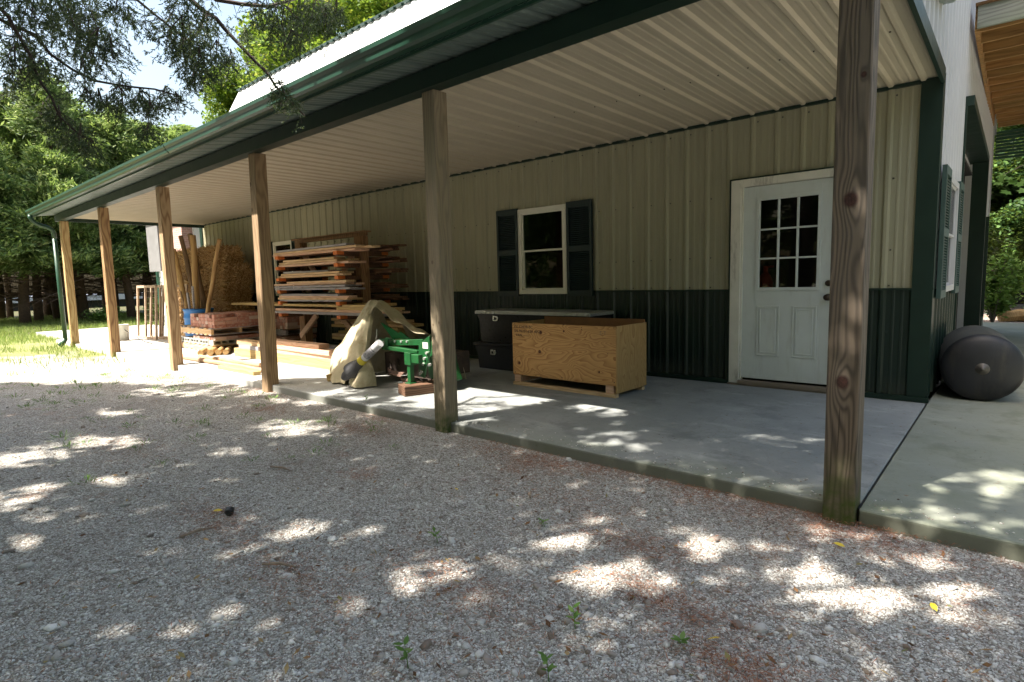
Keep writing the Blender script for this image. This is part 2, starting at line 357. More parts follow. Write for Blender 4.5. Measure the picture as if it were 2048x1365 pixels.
def groundmat():
    g = G("gravel_ground"); o = g.obj(); S = g.sep(o); X, Y = S[0], S[1]
    wp = g.vm('ADD', o, g.vm('SCALE', g.noise(o, 30, 2, .5, 0, True), (0, 0, 0)))
    def stones(sc, sq):
        m = g.map(o, (1, 1, 1)); col = g.sep(g.vor(m, sc, 'F1', 1)); d = g.vor(m, sc, 'DISTANCE_TO_EDGE', 0)
        return col, d
    ca, da = stones(105, 1); cb, db = stones(58, 1)
    rampst = [(0, (.19, .165, .135)), (.2, (.36, .33, .29)), (.42, (.46, .445, .41)), (.7, (.58, .57, .535)), (1, (.76, .75, .72))]
    c1 = g.ramp(ca[0], rampst); c2 = g.ramp(cb[0], rampst)
    sel = g.rng(cb[1], .72, .74)
    c = g.mix(sel, c1, c2); d = g.mix(sel, g.mth('MULTIPLY', da, 2.0), db)
    dd = g.mth('MULTIPLY', d, 1.0)
    c = g.mix(g.rng(dd, 0.0, .22, .85, 0.0), c, (.10, .08, .07))
    # brown cedar needles in drifts
    nb = g.noise(o, 1.7, 6, .68); nf = g.noise(g.map(o, (1, 1, 1)), 90, 2, .6)
    edge = g.mth('MULTIPLY', g.rng(Y, -3.35, -2.95, 0.0, 1.0), g.rng(X, -5, -1.2, .15, 1.0))
    nm = g.mth('MULTIPLY', g.rng(g.mth('ADD', nb, g.mth('MULTIPLY', edge, .16)), .60, .72), g.rng(nf, .38, .55))
    c = g.mix(g.mth('MULTIPLY', nm, .85), c, g.mix(g.rng(g.noise(o, 160, 2, .6), .4, .6), (.22, .085, .045), (.42, .20, .11)))
    # damp fines
    c = g.mix(g.mth('MULTIPLY', g.rng(g.noise(o, .8, 5, .6), .48, .66), .28), c, (.22, .18, .16))
    # grass / soil towards the lawn at the far left
    lawn = g.mth('ADD', g.rng(X, -9.0, -15.5, 0.0, 1.0), g.rng(Y, -3.0, -8.0, 0.0, -.15))
    lm = g.rng(g.mth('ADD', lawn, g.mth('MULTIPLY', g.mth('SUBTRACT', g.noise(o, .9, 6, .65), .5), 1.5)), .50, .72)
    gr = g.mix(g.rng(g.noise(o, 5, 5, .7), .35, .65), (.16, .19, .06), (.30, .30, .13))
    c = g.mix(lm, c, gr)
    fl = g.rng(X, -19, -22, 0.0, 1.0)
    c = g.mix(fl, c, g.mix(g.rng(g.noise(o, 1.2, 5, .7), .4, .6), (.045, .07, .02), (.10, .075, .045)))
    h = g.mth('ADD', g.mth('MINIMUM', dd, .35), g.mth('MULTIPLY', g.noise(o, 140, 2, .5), .25))
    g.bump(h, .9, .012)
    return g.out(c, .85, 0, .25)
GROUND = groundmat()
# ================================================================ ground and slabs
gm = MB(); gm.add([(-150, -60, -.08), (60, -60, -.08), (60, 120, -.08), (-150, 120, -.08)], [(0, 1, 2, 3)])
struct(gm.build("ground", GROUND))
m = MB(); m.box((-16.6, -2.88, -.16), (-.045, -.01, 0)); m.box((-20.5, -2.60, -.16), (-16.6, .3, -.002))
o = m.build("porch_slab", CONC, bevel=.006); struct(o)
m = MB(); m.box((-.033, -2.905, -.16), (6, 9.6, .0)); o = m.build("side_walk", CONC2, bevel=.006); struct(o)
m = MB(); m.box((-.046, -2.86, -.1), (-.032, .0, -.012)); struct(m.build("joint_gap", BLACKT))

# ================================================================ the metal building
RS = .2286; XR0 = -.1706
barn = empty("metal_barn", (0, 0, 0), "long tan and dark green metal barn with an open posted porch and white gambrel roof", "barn")
def ribprofile(x0, x1, phase=XR0, h=.019):
    """(x, out) polyline of a ribbed panel between x0 < x1"""
    k0 = math.floor((x0-phase)/RS)-1; pts = []
    for k in range(k0, k0+int((x1-x0)/RS)+4):
        c = phase+k*RS
        for dx, hh in ((-.030, 0), (-.012, h), (.012, h), (.030, 0), (.066, 0), (.074, .0035), (.088, .0035), (.096, 0), (.132, 0), (.140, .0035), (.154, .0035), (.162, 0)):
            pts.append((c+dx, hh))
    out = []
    for i in range(len(pts)-1):
        a, b = pts[i], pts[i+1]
        if b[0] <= x0 or a[0] >= x1: continue
        def at(x): return a[1]+(b[1]-a[1])*(x-a[0])/(b[0]-a[0])
        if not out: out.append((max(a[0], x0), at(max(a[0], x0))))
        out.append((min(b[0], x1), at(min(b[0], x1))))
    return out
def panel(mb, x0, x1, z0, z1, fn, mi=0, screws=(), phase=XR0, h=.019):
    mb.prism(ribprofile(x0, x1, phase, h), fn, z0, z1, mi, close=False)
    k = math.ceil((x0-phase)/RS)
    while phase+k*RS < x1-.03:
        for zz in screws:
            xs = phase+k*RS+.045
            if z0 < zz < z1 and xs < x1:
                c = fn((xs, .002), zz); c2 = fn((xs, .008), zz); mb.tube([c, c2], [.009, .006], 6, 1)
        k += 1
front = lambda p, z: (p[0], -p[1], z)
UP = .972; TOPZ = 2.70
m = MB()
scr = (1.01, 1.32, 1.93, 2.62)
for x0, x1, z0, z1 in ((-15.0, -11.37, UP+.012, TOPZ), (-11.37, -10.58, 2.05, TOPZ), (-10.58, -4.585, UP+.012, TOPZ), (-4.585, -3.795, 2.07, TOPZ), (-3.795, -1.745, UP+.012, TOPZ), (-1.745, -.645, 2.09, TOPZ), (-.645, -.18, UP+.012, TOPZ)):
    m = MB(); panel(m, x0, x1, z0, z1, front, 0, scr); m.build("tan_wall_panel", [TAN, SCREW], barn)
m = MB()
for x0, x1, z1 in ((-15.0, -11.37, UP), (-11.37, -10.58, .93), (-10.58, -4.585, UP), (-4.585, -3.795, .95), (-3.795, -1.745, UP), (-.645, -.18, UP)):
    m = MB(); panel(m, x0, x1, .045, z1, front, 0, (.12, .6)); m.build("green_wainscot_panel", [GREENW, GREEN], barn)
m = MB()   # ledge trim between the two colours, base trim, top trim
for x0, x1 in ((-15.0, -11.40), (-10.55, -4.96), (-3.41, -1.745), (-.645, -.032)): m.box((x0, -.024, UP-.004), (x1, .002, UP+.016))
for x0, x1 in ((-15.0, -1.745), (-.645, -.025)): m.box((x0, -.045, .004), (x1, -.001, .046))
m.box((-15.05, -.028, 2.672), (-.16, 0.0, 2.70))
split_build(m, "wall_trim_strip", GREEN, barn)
m = MB(); m.box((-.185, -.026, .046), (-.035, -.002, 2.70)); m.box((-.058, -.002, .046), (-.035, .14, 2.70)); m.box((-15.14, -.026, .046), (-15.0, .1, 2.70))
split_build(m, "corner_trim", GREEN, barn)

# --- gable end (faces +X), slightly out of square
SK = .0133; GX = lambda y: SK*y-.05
gab = lambda p, z: (GX(p[0])+p[1], p[0], z)
YF, YN, HZ = 6.4, 2.05, 2.86
m = MB()
def gz(y):  # height of the roof line over y
    if y < -.30: return 2.70+(y+3.34)*.148
    for (a, b) in (((-.30, 3.20), (1.25, 6.22)), ((1.25, 6.22), (3.75, 7.41)), ((3.75, 7.41), (6.25, 6.22)), ((6.25, 6.22), (7.8, 3.5))):
        if y <= b[0]: return a[1]+(b[1]-a[1])*(y-a[0])/(b[0]-a[0])
    return 3.5
gabt = lambda p, z: (GX(p[0])+p[1], p[0], gz(p[0]) if z > 50 else z)
for y0, y1, z0, z1 in ((.10, .52, UP, 99), (.52, 1.38, 1.99, 99), (1.38, YN, UP, 99), (YN, YF, HZ, 99), (YF, 7.5, UP, 99), (-3.30, .10, 2.745, 99)):
    m = MB(); panel(m, y0, y1, z0, z1, gabt, 0, (), .1, .016); m.build("white_gable_panel", WHITEM, barn)
m = MB()
panel(m, .12, .52, .045, UP, gab, 0, (), .1, .016); panel(m, .52, 1.38, .045, .92, gab, 0, (), .1, .016); panel(m, 1.38, YN, .045, UP, gab, 0, (), .1, .016); panel(m, YF+.12, 7.5, .045, UP, gab, 0, (), .1, .016)
split_build(m, "green_wainscot_panel", GREENW, barn)
m = MB()   # garage opening: green returns, white inner frame
xa = GX(YF)
m.box((xa-.18, YF, .0), (xa+.03, YF+.12, HZ)); m.box((GX(YN)-.2, YN-.05, 0), (GX(YN)+.03, YN, HZ)); m.box((GX(YN)-.2, YN-.05, HZ), (xa+.03, YF+.12, HZ+.10))
split_build(m, "garage_opening_trim", GREEN, barn)
m = MB(); m.box((xa-.27, YF-.02, 0), (xa-.18, YF+.1, HZ-.02)); m.box((-.26, YN, HZ-.08), (-.18, YF-.02, HZ-.002)); m.box((-.26, YN, 0), (-.19, YN+.06, HZ-.08))
split_build(m, "garage_door_frame", WHITEM, barn)
m = MB(); m.box((GX(7.5)-.02, 7.44, 0), (GX(7.5)+.03, 7.56, 3.6)); m.build("far_corner_trim", WHITEM, barn)
m = MB(); m.box((GX(6.9), 6.8, .3), (GX(6.9)+.06, 6.84, 2.0)); m.build("track_post", GREEN, barn)

# --- rest of the shell
m = MB()
m.box((-15.1, 7.45, 0), (0, 7.43, 6.2)); m.box((-15.12, .02, 0), (-15.06, 7.45, 3.3))
m.add([(-15.1, -.2, 2.7), (-15.1, 1.25, 6.20), (-15.1, 3.75, 7.38), (-15.1, 6.25, 6.20), (-15.1, 7.5, 2.7)], [(0, 1, 2, 3, 4)])
m.add([(-.14, -.2, 3.3), (-.14, 1.25, 6.20), (-.14, 3.75, 7.38), (-.14, 6.25, 6.20), (-.14, 7.5, 3.3)], [(0, 1, 2, 3, 4)])
m.box((-15.05, .35, 2.66), (-.14, 7.4, 2.70)); m.box((-15.0, .6, -.05), (-.14, 7.4, -.0))
m.box((-15.0, 2.9, 0), (-.5, 2.95, 2.6))
m.build("inner_wall", DARKIN, barn)
m = MB()
def slope(a, b):   # ribbed sheet from (y, z) a to b; ribs stand out along the normal
    d = Vector((0, b[0]-a[0], b[1]-a[1])).normalized(); n = Vector((0, -d.z, d.y)); 
    def fn(p, t): q = Vector((p[0], a[0]+(b[0]-a[0])*t, a[1]+(b[1]-a[1])*t))+n*(p[1]); return tuple(q)
    return fn
f = slope((-.34, 3.20), (1.25, 6.24)); m.prism(ribprofile(-15.15, .1), f, 0, 1, 0, close=False)
f = slope((1.25, 6.24), (3.75, 7.43)); m.prism(ribprofile(-15.15, .1), f, 0, 1, 0, close=False)
f = slope((3.75, 7.43), (6.25, 6.24)); m.prism(ribprofile(-15.15, .1), f, 0, 1, 0, close=False)
f = slope((6.25, 6.24), (7.8, 3.5)); m.prism(ribprofile(-15.15, .1), f, 0, 1, 0, close=False)
m.build("gambrel_roof", ROOFW, barn)
m = MB(); 
x = -15.18
m.box((-15.18, 1.19, 6.252), (.06, 1.32, 6.275))
for k in range(68): m.box((-15.10+k*RS+.04, 1.17, 6.21), (-15.10+k*RS+.185, 1.20, 6.252))
m.build("roof_break_flashing", GREEN, barn)
# --- porch roof
m = MB(); f = slope((-3.34, 2.702), (-.30, 3.15)); m.prism(ribprofile(-15.0, .06), f, 0, 1, 0, close=False); m.build("porch_roof_sheet", ROOFU, barn)
m = MB(); f = slope((-3.36, 2.722), (-.30, 3.175)); m.prism(ribprofile(-15.0, .06), f, 0, 1, 0, close=False); m.build("porch_roof_top", ROOFW, barn)
m = MB(); m.box((-15.0, -3.335, 2.685), (.05, -3.315, 2.775)); m.build("eave_trim", GUTG, barn)
m = MB(); m.box((-14.92, -2.985, 2.608), (-.01, -2.86, 2.742)); m.box((-14.92, -2.86, 2.62), (-14.88, 0, 2.70)); m.box((-.052, -2.86, 2.64), (-.025, -.03, 2.755)); split_build(m, "porch_beam", GREEN, barn)
# long strip lit green: outer face of the beam uses the same paint
m = MB(); cel = lambda p, t: (p[0], t, 2.705-p[1]); m.prism(ribprofile(-14.9, -.055), cel, -2.87, -.02, 0, close=False)
k = 0
while XR0-k*RS > -14.9:
    for yy in (-1.35,):
        m.tube([(XR0-k*RS-.05, yy, 2.704), (XR0-k*RS-.05, yy, 2.697)], [.007, .005], 6, 1)
    k += 1
m.build("porch_ceiling", [TANC, SCREW], barn)
m = MB(); m.box((-14.9, -2.87, 2.712), (-.07, 0, 2.722)); m.build("ceiling_backing", DARKIN, barn)
# --- gutter
gp = [(-3.345, 2.825), (-3.345, 2.705), (-3.405, 2.700), (-3.425, 2.715), (-3.43, 2.755), (-3.452, 2.775), (-3.456, 2.805), (-3.446, 2.808), (-3.444, 2.782), (-3.42, 2.762), (-3.415, 2.722), (-3.40, 2.710), (-3.353, 2.714), (-3.353, 2.825)]
m = MB(); m.prism(gp, lambda p, t: (t, p[0], p[1]), -14.95, .08)
for xx in (-14.95, .08): m.add([(xx, p[0], p[1]) for p in gp[:8]], [tuple(range(8))])
for k in range(24): m.box((-14.6+k*.61, -3.45, 2.800), (-14.57+k*.61, -3.34, 2.806))
m.build("gutter", GUTG, barn)
m = MB()
def rtube(mb, pts, w=.075, d=.055):
    for i in range(len(pts)-1):
        a, b = Vector(pts[i]), Vector(pts[i+1]); dd = (b-a); L = dd.length; q = dd.to_track_quat('Z', 'Y').to_matrix().to_4x4()
        mb.box((-w/2, -d/2, -.008), (w/2, d/2, L+.008), 0, Matrix.Translation(a) @ q)
dx = -14.98
crv = [(dx+.15, -3.40, 2.71), (dx+.15, -3.40, 2.66), (dx+.14, -3.37, 2.60), (dx+.12, -3.31, 2.545), (dx+.10, -3.22, 2.51), (dx+.07, -3.12, 2.48), (dx+.05, -3.05, 2.44), (dx+.03, -3.02, 2.38), (dx+.02, -3.015, 2.25)]
m.tube(crv, .042, 10); m.tube([(dx+.02, -3.015, 2.27), (dx, -3.01, .10)], .042, 10); m.tube([(dx, -3.01, .12), (dx-.02, -3.04, .04), (dx-.04, -3.12, -.03)], [.044, .045, .047], 10)
m.build("downspout", GUTG, barn, smooth=True)

# --- posts
PX = [(-.185, PW[0], "darkest weathered porch post with two large knots, nearest the camera"), (-3.075, PW[1], "grey weathered porch post between the tiller and the plywood crate"),
      (-6.09, PW[2], "sunlit brown porch post beside the timber pile"), (-9.03, PW[3], "pale porch post in front of the straw bales"), (-12.05, PW[4], "brown porch post left of the wire screens"), (-14.93, PW[5], "yellow new porch post beside the downspout")]
for i, (x, mt, lb) in enumerate(PX):
    m = MB(); jx = [0, 0, .07, .04, .10, .12][i]
    w = .14
    vs = []
    for z, ox in ((-.13, 0), (2.608, jx)): vs += [(ox, 0, z), (ox+w, 0, z), (ox+w, w, z), (ox, w, z)]
    m.add(vs, [(3, 2, 1, 0), (4, 5, 6, 7), (0, 1, 5, 4), (1, 2, 6, 5), (2, 3, 7, 6), (3, 0, 4, 7)])
    o = m.build("porch_post", mt, barn, (x-(jx*.3), -2.935, 0), bevel=.006); o["label"] = lb

# --- windows and shutters
def louvers(w, h, faded=False, name="shutter"):
    """shutter in local coords: x 0..w, out = -y, z 0..h"""
    f = MB(); s = .035; 
    for a in ((0, 0, s, h), (w-s, 0, w, h), (s, 0, w-s, .07), (s, h-.07, w-s, h), (s, h*.5-.03, w-s, h*.5+.04)): f.box((a[0], -.034, a[1]), (a[2], -.001, a[3]))
    f.box((s, -.008, .07), (w-s, -.002, h-.07))
    z = .075
    while z < h-.09:
        if not (h*.5-.05 < z < h*.5+.035):
            q = Matrix.Translation((0, -.018, z+.01)) @ Matrix.Rotation(R(38), 4, 'X'); f.box((s, -.012, -.003), (w-s, .012, .003), 0, q)
        z += .024
    return f
def window(w, h, wd="window"):
    f = MB(); t = .055
    for a in ((0, 0, t, h), (w-t, 0, w, h), (t, 0, w-t, t), (t, h-t, w-t, h)): f.box((a[0], -.035, a[1]), (a[2], .03, a[3]))
    s = .02
    for (zz0, zz1, yo) in ((t, h*.515, .012), (h*.5, h-t, -.004)):
        for a in ((t, zz0, t+s, zz1), (w-t-s, zz0, w-t, zz1), (t+s, zz0, w-t-s, zz0+s), (t+s, zz1-s, w-t-s, zz1)): f.box((a[0], yo-.012, a[1]), (a[2], yo+.012, a[3]))
    p = MB(); p.box((t+s, .010, t+s), (w-t-s, .014, h*.5)); p.box((t+s, -.006, h*.515), (w-t-s, -.002, h-t-s))
    return f, p
def place(mb, name, mat, parent, M, bevel=.0):
    o = mb.build(name, mat, parent, bevel=bevel); o.data.transform(M); return o
Mg = lambda y: Matrix.Translation((GX(y)+.012, y, 0)) @ rotz(R(90)+math.atan(-SK)*1.0)
for nm, M0 in (("a", Matrix.Translation((-4.585, 0, .948))), ("b", Matrix.Translation((-11.37, 0, .928))), ("g", Mg(.52) @ Matrix.Translation((0, 0, .93)))):
    f, p = window(.79 if nm != "g" else .86, 1.12 if nm != "g" else 1.05)
    o = place(f, "window", VINYL if nm != "g" else WHITEM, barn, M0)
    place(p, "window_pane", GLASS, o, M0)
for x, z in ((-4.955, .92), (-3.775, .92), (-11.75, .9), (-10.56, .9)):
    place(louvers(.37, 1.165), "shutter", SHUT, barn, Matrix.Translation((x, -.0205, z)))
place(louvers(.40, 1.12), "shutter", SHUTG, barn, Mg(.10) @ Matrix.Translation((0, -.012, .89)))
place(louvers(.40, 1.12), "shutter", SHUTG, barn, Mg(1.40) @ Matrix.Translation((0, -.012, .89)))

n_before = set(bpy.data.objects)
# --- door
m = MB(); m.box((-1.787, -.045, .02), (-1.69, .03, 2.062)); m.box((-.80, -.045, .02), (-.703, .03, 2.062)); m.box((-1.69, -.045, 1.99), (-.80, .03, 2.062))
m.box((-1.69, -.02, .02), (-1.675, .05, 1.99)); m.box((-.815, -.02, .02), (-.80, .05, 1.99))
m.build("door_frame", TRIMW, barn, bevel=.002)
m = MB(); m.box((-1.80, -.047, .02), (-1.789, 0, 2.075)); m.box((-.701, -.047, .02), (-.69, 0, 2.075)); m.box((-1.789, -.047, 2.064), (-.701, 0, 2.075)); m.build("door_flashing", GREEN, barn)
m = MB(); m.box((-1.69, -.06, .018), (-.80, .03, .052)); m.box((-1.80, -.05, 0), (-.69, .0, .016)); m.build("door_sill", paint("sill", (.20, .16, .12), .6), barn)
DX0, DX1, GX0, GX1, GZ0, GZ1 = -1.675, -.815, -1.545, -.960, .965, 1.875
m = MB(); y0, y1 = .004, .045
for a in ((DX0, .075, GX0, 1.985), (GX1, .075, DX1, 1.985), (GX0, .075, GX1, GZ0), (GX0, GZ1, GX1, 1.985)): m.box((a[0], y0, a[1]), (a[2], y1, a[3]))
def ring(mb, x0, z0, x1, z1, w, ya, yb):
    for a in ((x0, z0, x0+w, z1), (x1-w, z0, x1, z1), (x0+w, z0, x1-w, z0+w), (x0+w, z1-w, x1-w, z1)): mb.box((a[0], ya, a[1]), (a[2], yb, a[3]))
ring(m, GX0, GZ0, GX1, GZ1, .03, -.008, .03)
for px0 in (-1.53, -1.195): ring(m, px0, .315, px0+.215, .815, .014, -.003, .004); ring(m, px0+.03, .345, px0+.185, .785, .01, -.006, .004); m.box((px0+.04, -.002, .355), (px0+.175, .004, .775))
for k in (1, 2): x = GX0+.03+(GX1-GX0-.06)*k/3; m.box((x-.009, -.004, GZ0+.03), (x+.009, .02, GZ1-.03))
for k in (1, 2): z = GZ0+.03+(GZ1-GZ0-.06)*k/3; m.box((GX0+.03, -.003, z-.008), (GX1-.03, .019, z+.008))
door = m.build("door", DOORW, barn, bevel=.0015)
m = MB(); m.box((GX0+.02, .021, GZ0+.02), (GX1-.02, .027, GZ1-.02)); m.build("door_pane", GLASS, door)
m = MB()
Mk = Matrix.Translation((-.885, 0, .90)) @ Matrix.Rotation(R(90), 4, 'X')
m.lathe([(.032, -.004), (.032, .006), (.014, .010), (.012, .035), (.026, .045), (.030, .06), (.022, .072), (.0, .075)], 20, Mk)
m.build("door_knob", BRONZE, door, smooth=True); m = MB(); m.lathe([(.028, -.004), (.028, .010), (.012, .014), (.0, .018)], 18, Matrix.Translation((-.885, 0, 1.03)) @ Matrix.Rotation(R(90), 4, 'X')); m.build("deadbolt", BRONZE, door, smooth=True)

for o_ in set(bpy.data.objects)-n_before:
    if o_.parent is barn: o_.location.x += .055; o_.scale.z = 1.008
# red can and a pale box standing inside, seen through the panes
m = MB(); Mc = Matrix.Translation((-1.44, .14, .0)); m.lathe([(0, .72), (.07, .72), (.075, 1.05), (.05, 1.12), (.02, 1.16), (.02, 1.22), (0, 1.22)], 16, Mc); m.box((-1.46, .13, 1.2), (-1.36, .15, 1.22)); m.box((-1.6, .06, 0), (-.9, .5, .72), 1)
o = m.build("workbench_extinguisher", [REDP, DARKIN]); o.name = "fire_extinguisher"; tag(o, "red fire extinguisher standing on a bench behind the door's lower left pane", "extinguisher")

# --- deck over the side walk
deck = empty("raised_deck", (0, 2, 3.6), "raised wooden deck seen from below, joists over the side walk", "deck")
inv = Matrix.Translation((0, -2, -3.6))
def dk(mb, name, mat): o = mb.build(name, mat, deck); o.data.transform(inv); return o
m = MB(); m.box((.05, 1.96, 3.62), (4.2, 2.0, 3.86)); dk(m, "rim_joist", JOISTG)
for k in range(15):
    m = MB(); y = 2.02+k*.398; m.box((GX(y)+.065, y, 3.60+rnd.uniform(-.003, .003)), (4.2, y+.038, 3.835)); dk(m, "joist", JOIST)
m = MB(); 
for k in range(44): m.box((.03, 1.93+k*.14, 3.84), (4.25, 1.93+k*.14+.135, 3.865))
dk(m, "deck_board", wood("deck_board_wood", (.16, .085, .03), (.08, .04, .015), 0, 14, u=1))  # boards coloured darker than the joists, imitating the shade between them
m = MB(); m.box((.03, 2.0, 3.60), (.068, 7.6, 3.84)); dk(m, "ledger", JOIST)
m = MB(); m.box((3.9, 2.2, -.05), (4.05, 2.35, 3.6)); m.box((3.9, 6.9, -.05), (4.05, 7.05, 3.6)); [o_.data.transform(inv) for o_ in split_build(m, "deck_post", JOISTG, deck)]
m = MB()
for k in range(9): m.box((.10, 7.62, 3.05+k*.055), (.62, 7.66+.015*(k % 2), 3.09+k*.055))
m.box((.60, 7.60, 3.0), (.68, 7.68, 3.6)); o = m.build("roof_gutter_end", [GUTG]); o.name = "rear_gutter"; o.parent = barn
# ================================================================ plywood crate
crate = empty("plywood_crate", (-2.31, -1.32, 0), "open plywood crate with stencilled front and swirling grain on a wooden skid", "crate", rz=-.02)
CW, CDp, CZ0, CZ1 = 1.32, .55, .115, .68
def cr(mb, name, mat, bevel=.0, dx=0): o = mb.build(name, mat, crate, bevel=bevel); return o
m = MB(); m.box((-CW, 0, CZ0), (-.012, .014, CZ1)); o = m.build("front_panel", PLY, crate); o.data.transform(Matrix.Translation((CW, 0, -CZ0))); o.location = (-CW, 0, CZ0)
m = MB(); m.box((-.010, -.003, .045), (.004, CDp, CZ1+.006)); cr(m, "side_panel", PLYS)
m = MB(); m.box((-CW, .012, CZ0), (-CW+.012, CDp, CZ1)); cr(m, "side_panel", PLYS)
m = MB(); m.box((-CW+.02, CDp-.014, CZ0), (-.012, CDp, CZ1+.035)); cr(m, "back_panel", PLYI)
m = MB(); m.box((-CW, .016, CZ0), (-.012, CDp-.016, CZ0+.012)); cr(m, "bottom_panel", PLYI)
for x in (-CW+.03, -.11):
    m = MB(); m.box((x-.03, .02, .035), (x+.06, CDp-.02, .113)); cr(m, "skid_block", LUMR)
m = MB(); m.box((-CW, -.006, 0), (-.012, .05, .034)); m.box((-CW, CDp-.06, 0), (-.012, CDp-.01, .034)); cr(m, "skid_rail", LUM)
m = MB()
for x, z in ((-1.28, .67), (-1.29, .14), (-.03, .67), (-.03, .15), (-.65, .14), (-.62, .68), (-.40, .66), (-.40, .64), (-.1, .42)): m.box((x-.004, -.003, z-.004), (x+.004, .001, z+.004))
split_build(m, "nail_head", BLACKT, crate)
INK = paint("stencil_ink", (.05, .03, .03), .8, .3, 40)
INKF = paint("faded_stencil_ink", (.24, .17, .10), .8, .3, 40)
def text(s, size, mat, parent, M, name="stencil_text", ext=.0008):
    cu = bpy.data.curves.new("txt", 'FONT'); cu.body = s; cu.size = size; cu.extrude = ext; cu.space_character = 1.05
    to = bpy.data.objects.new("txt", cu); C.objects.link(to); dg = bpy.context.evaluated_depsgraph_get()
    me = bpy.data.meshes.new_from_object(to.evaluated_get(dg)); bpy.data.objects.remove(to)
    me.materials.clear(); me.materials.append(mat); me.transform(M)
    o = bpy.data.objects.new(name, me); C.objects.link(o); o.parent = parent; return o
FX = Matrix.Rotation(R(90), 4, 'X')
for k, s in enumerate(("PX-524I2B-BC", "SN-96201-62A 4052", "VAN:------")):
    text(s, .042, INK, crate, Matrix.Translation((-CW+.03+(.02 if k == 2 else 0), -.0012, .625-.045*k)) @ FX)
text("E-T", .05, INKF, crate, Matrix.Translation((-.19, -.0012, .60)) @ FX)

# ================================================================ truck tool boxes
BOXK = paint("black_powder_coat", (.012, .013, .018), .42, .15, 20)
def tread():
    g = G("tread_plate"); o = g.obj(); S = g.sep(g.map(o, (40, 40, 40)))
    a = g.mth('ABSOLUTE', g.mth('SINE', g.mth('ADD', S[0], g.mth('ADD', S[2], S[1])))); b = g.mth('ABSOLUTE', g.mth('SINE', g.mth('SUBTRACT', S[0], g.mth('ADD', S[2], S[1]))))
    h = g.mth('MULTIPLY', g.rng(a, .75, .95), 1.0); g.bump(g.mth('ADD', g.rng(a, .8, .95), g.rng(b, .8, .95)), .6, .004)
    return g.out((.50, .51, .50), .36, .6)
TREAD = tread()
SILV = paint("bright_latch", (.75, .75, .72), .25, metal=.7)
def latch(parent, x, y, z):
    m = MB(); m.prism([(-.045, -.03), (.03, -.03), (.05, -.005), (.05, .012), (.03, .035), (-.045, .035)], lambda p, t: (x+p[0], t, z+p[1]), y-.012, y); m.box((x-.02, y-.018, z-.015), (x+.018, y-.010, z+.018), 1)
    m.build("latch", [SILV, BLACKT], parent, bevel=.002)
def toolbox(name, loc, L, D, H, lidmat, label, bodymat, off=.09):
    e = empty(name, loc, label, "tool box")
    b = MB(); pr = [(off, 0), (L-off, 0), (L-off*.7, H-.12), (L-.02, H-.06), (L-.02, H-.03), (.02, H-.03), (.02, H-.06), (off*.7, H-.12)]
    b.prism(pr, lambda p, t: (p[0], t, p[1]), .015, D-.01); b.build("box_body", bodymat, e, bevel=.006)
    l = MB(); l.prism([(0, H-.032), (L, H-.032), (L, H-.004), (L-.02, H+.012), (.02, H+.012), (0, H-.004)], lambda p, t: (p[0], t, p[1]), -.005, D); l.build("box_lid", lidmat, e, bevel=.004)
    latch(e, .36, .008, H-.11 if lidmat is BOXK else H-.09); return e
toolbox("truck_tool_box", (-4.90, -.64, 0), 1.75, .50, .33, BOXK, "lower black tool box with a silver latch on the concrete, left of the plywood crate", BOXK)
toolbox("tread_plate_tool_box", (-4.86, -.62, .345), 1.80, .50, .40, TREAD, "upper long tool box with bright tread plate lid, stacked on the black one", paint("dull_tread_side", (.035, .035, .038), .3, .2, 30, .6))

# ================================================================ lawn roller
rl = empty("lawn_roller", (.31, .26, .290), "big blue-black cylindrical lawn roller standing by the green corner of the barn", "roller", rz=.10)
ROLLM = paint("roller_blue_black", (.011, .012, .016), .5, .5, 5, dirt=((.035, .031, .027), .8), bumpk=.4)
ROLLG = paint("roller_drum_grey", (.055, .06, .06), .6, .3, 4, dirt=((.14, .10, .05), .6))
MY = Matrix.Rotation(R(-90), 4, 'X') @ Matrix.Diagonal((1.045, 1.045, 1, 1))
m = MB(); m.lathe([(.045, -.018), (.10, -.014), (.17, -.004), (.225, .012), (.255, .028), (.270, .045), (.277, .065)], 48, MY); m.build("end_plate", ROLLM, rl, smooth=True); m = MB(); m.lathe([(.277, 1.02), (.262, 1.05), (.0, 1.05)], 48, MY); m.build("end_plate", ROLLM, rl, smooth=True)
m = MB(); m.lathe([(.277, .065), (.278, .10), (.278, .97), (.277, 1.02)], 48, MY); m.build("drum", ROLLG, rl, smooth=True)
m = MB(); m.lathe([(0, -.05), (.012, -.048), (.015, -.034), (.026, -.030), (.028, -.022), (.048, -.018), (.05, -.01)], 20, MY); m.build("axle_hub", paint("hub_steel", (.12, .11, .10), .5, metal=.6), rl, smooth=True)
m = MB(); m.box((.30, -.02, -.276), (.62, .06, -.19)); m.box((.50, -.05, -.276), (.56, 1.1, -.22)); m.build("wheel_chock", LUMB, rl)

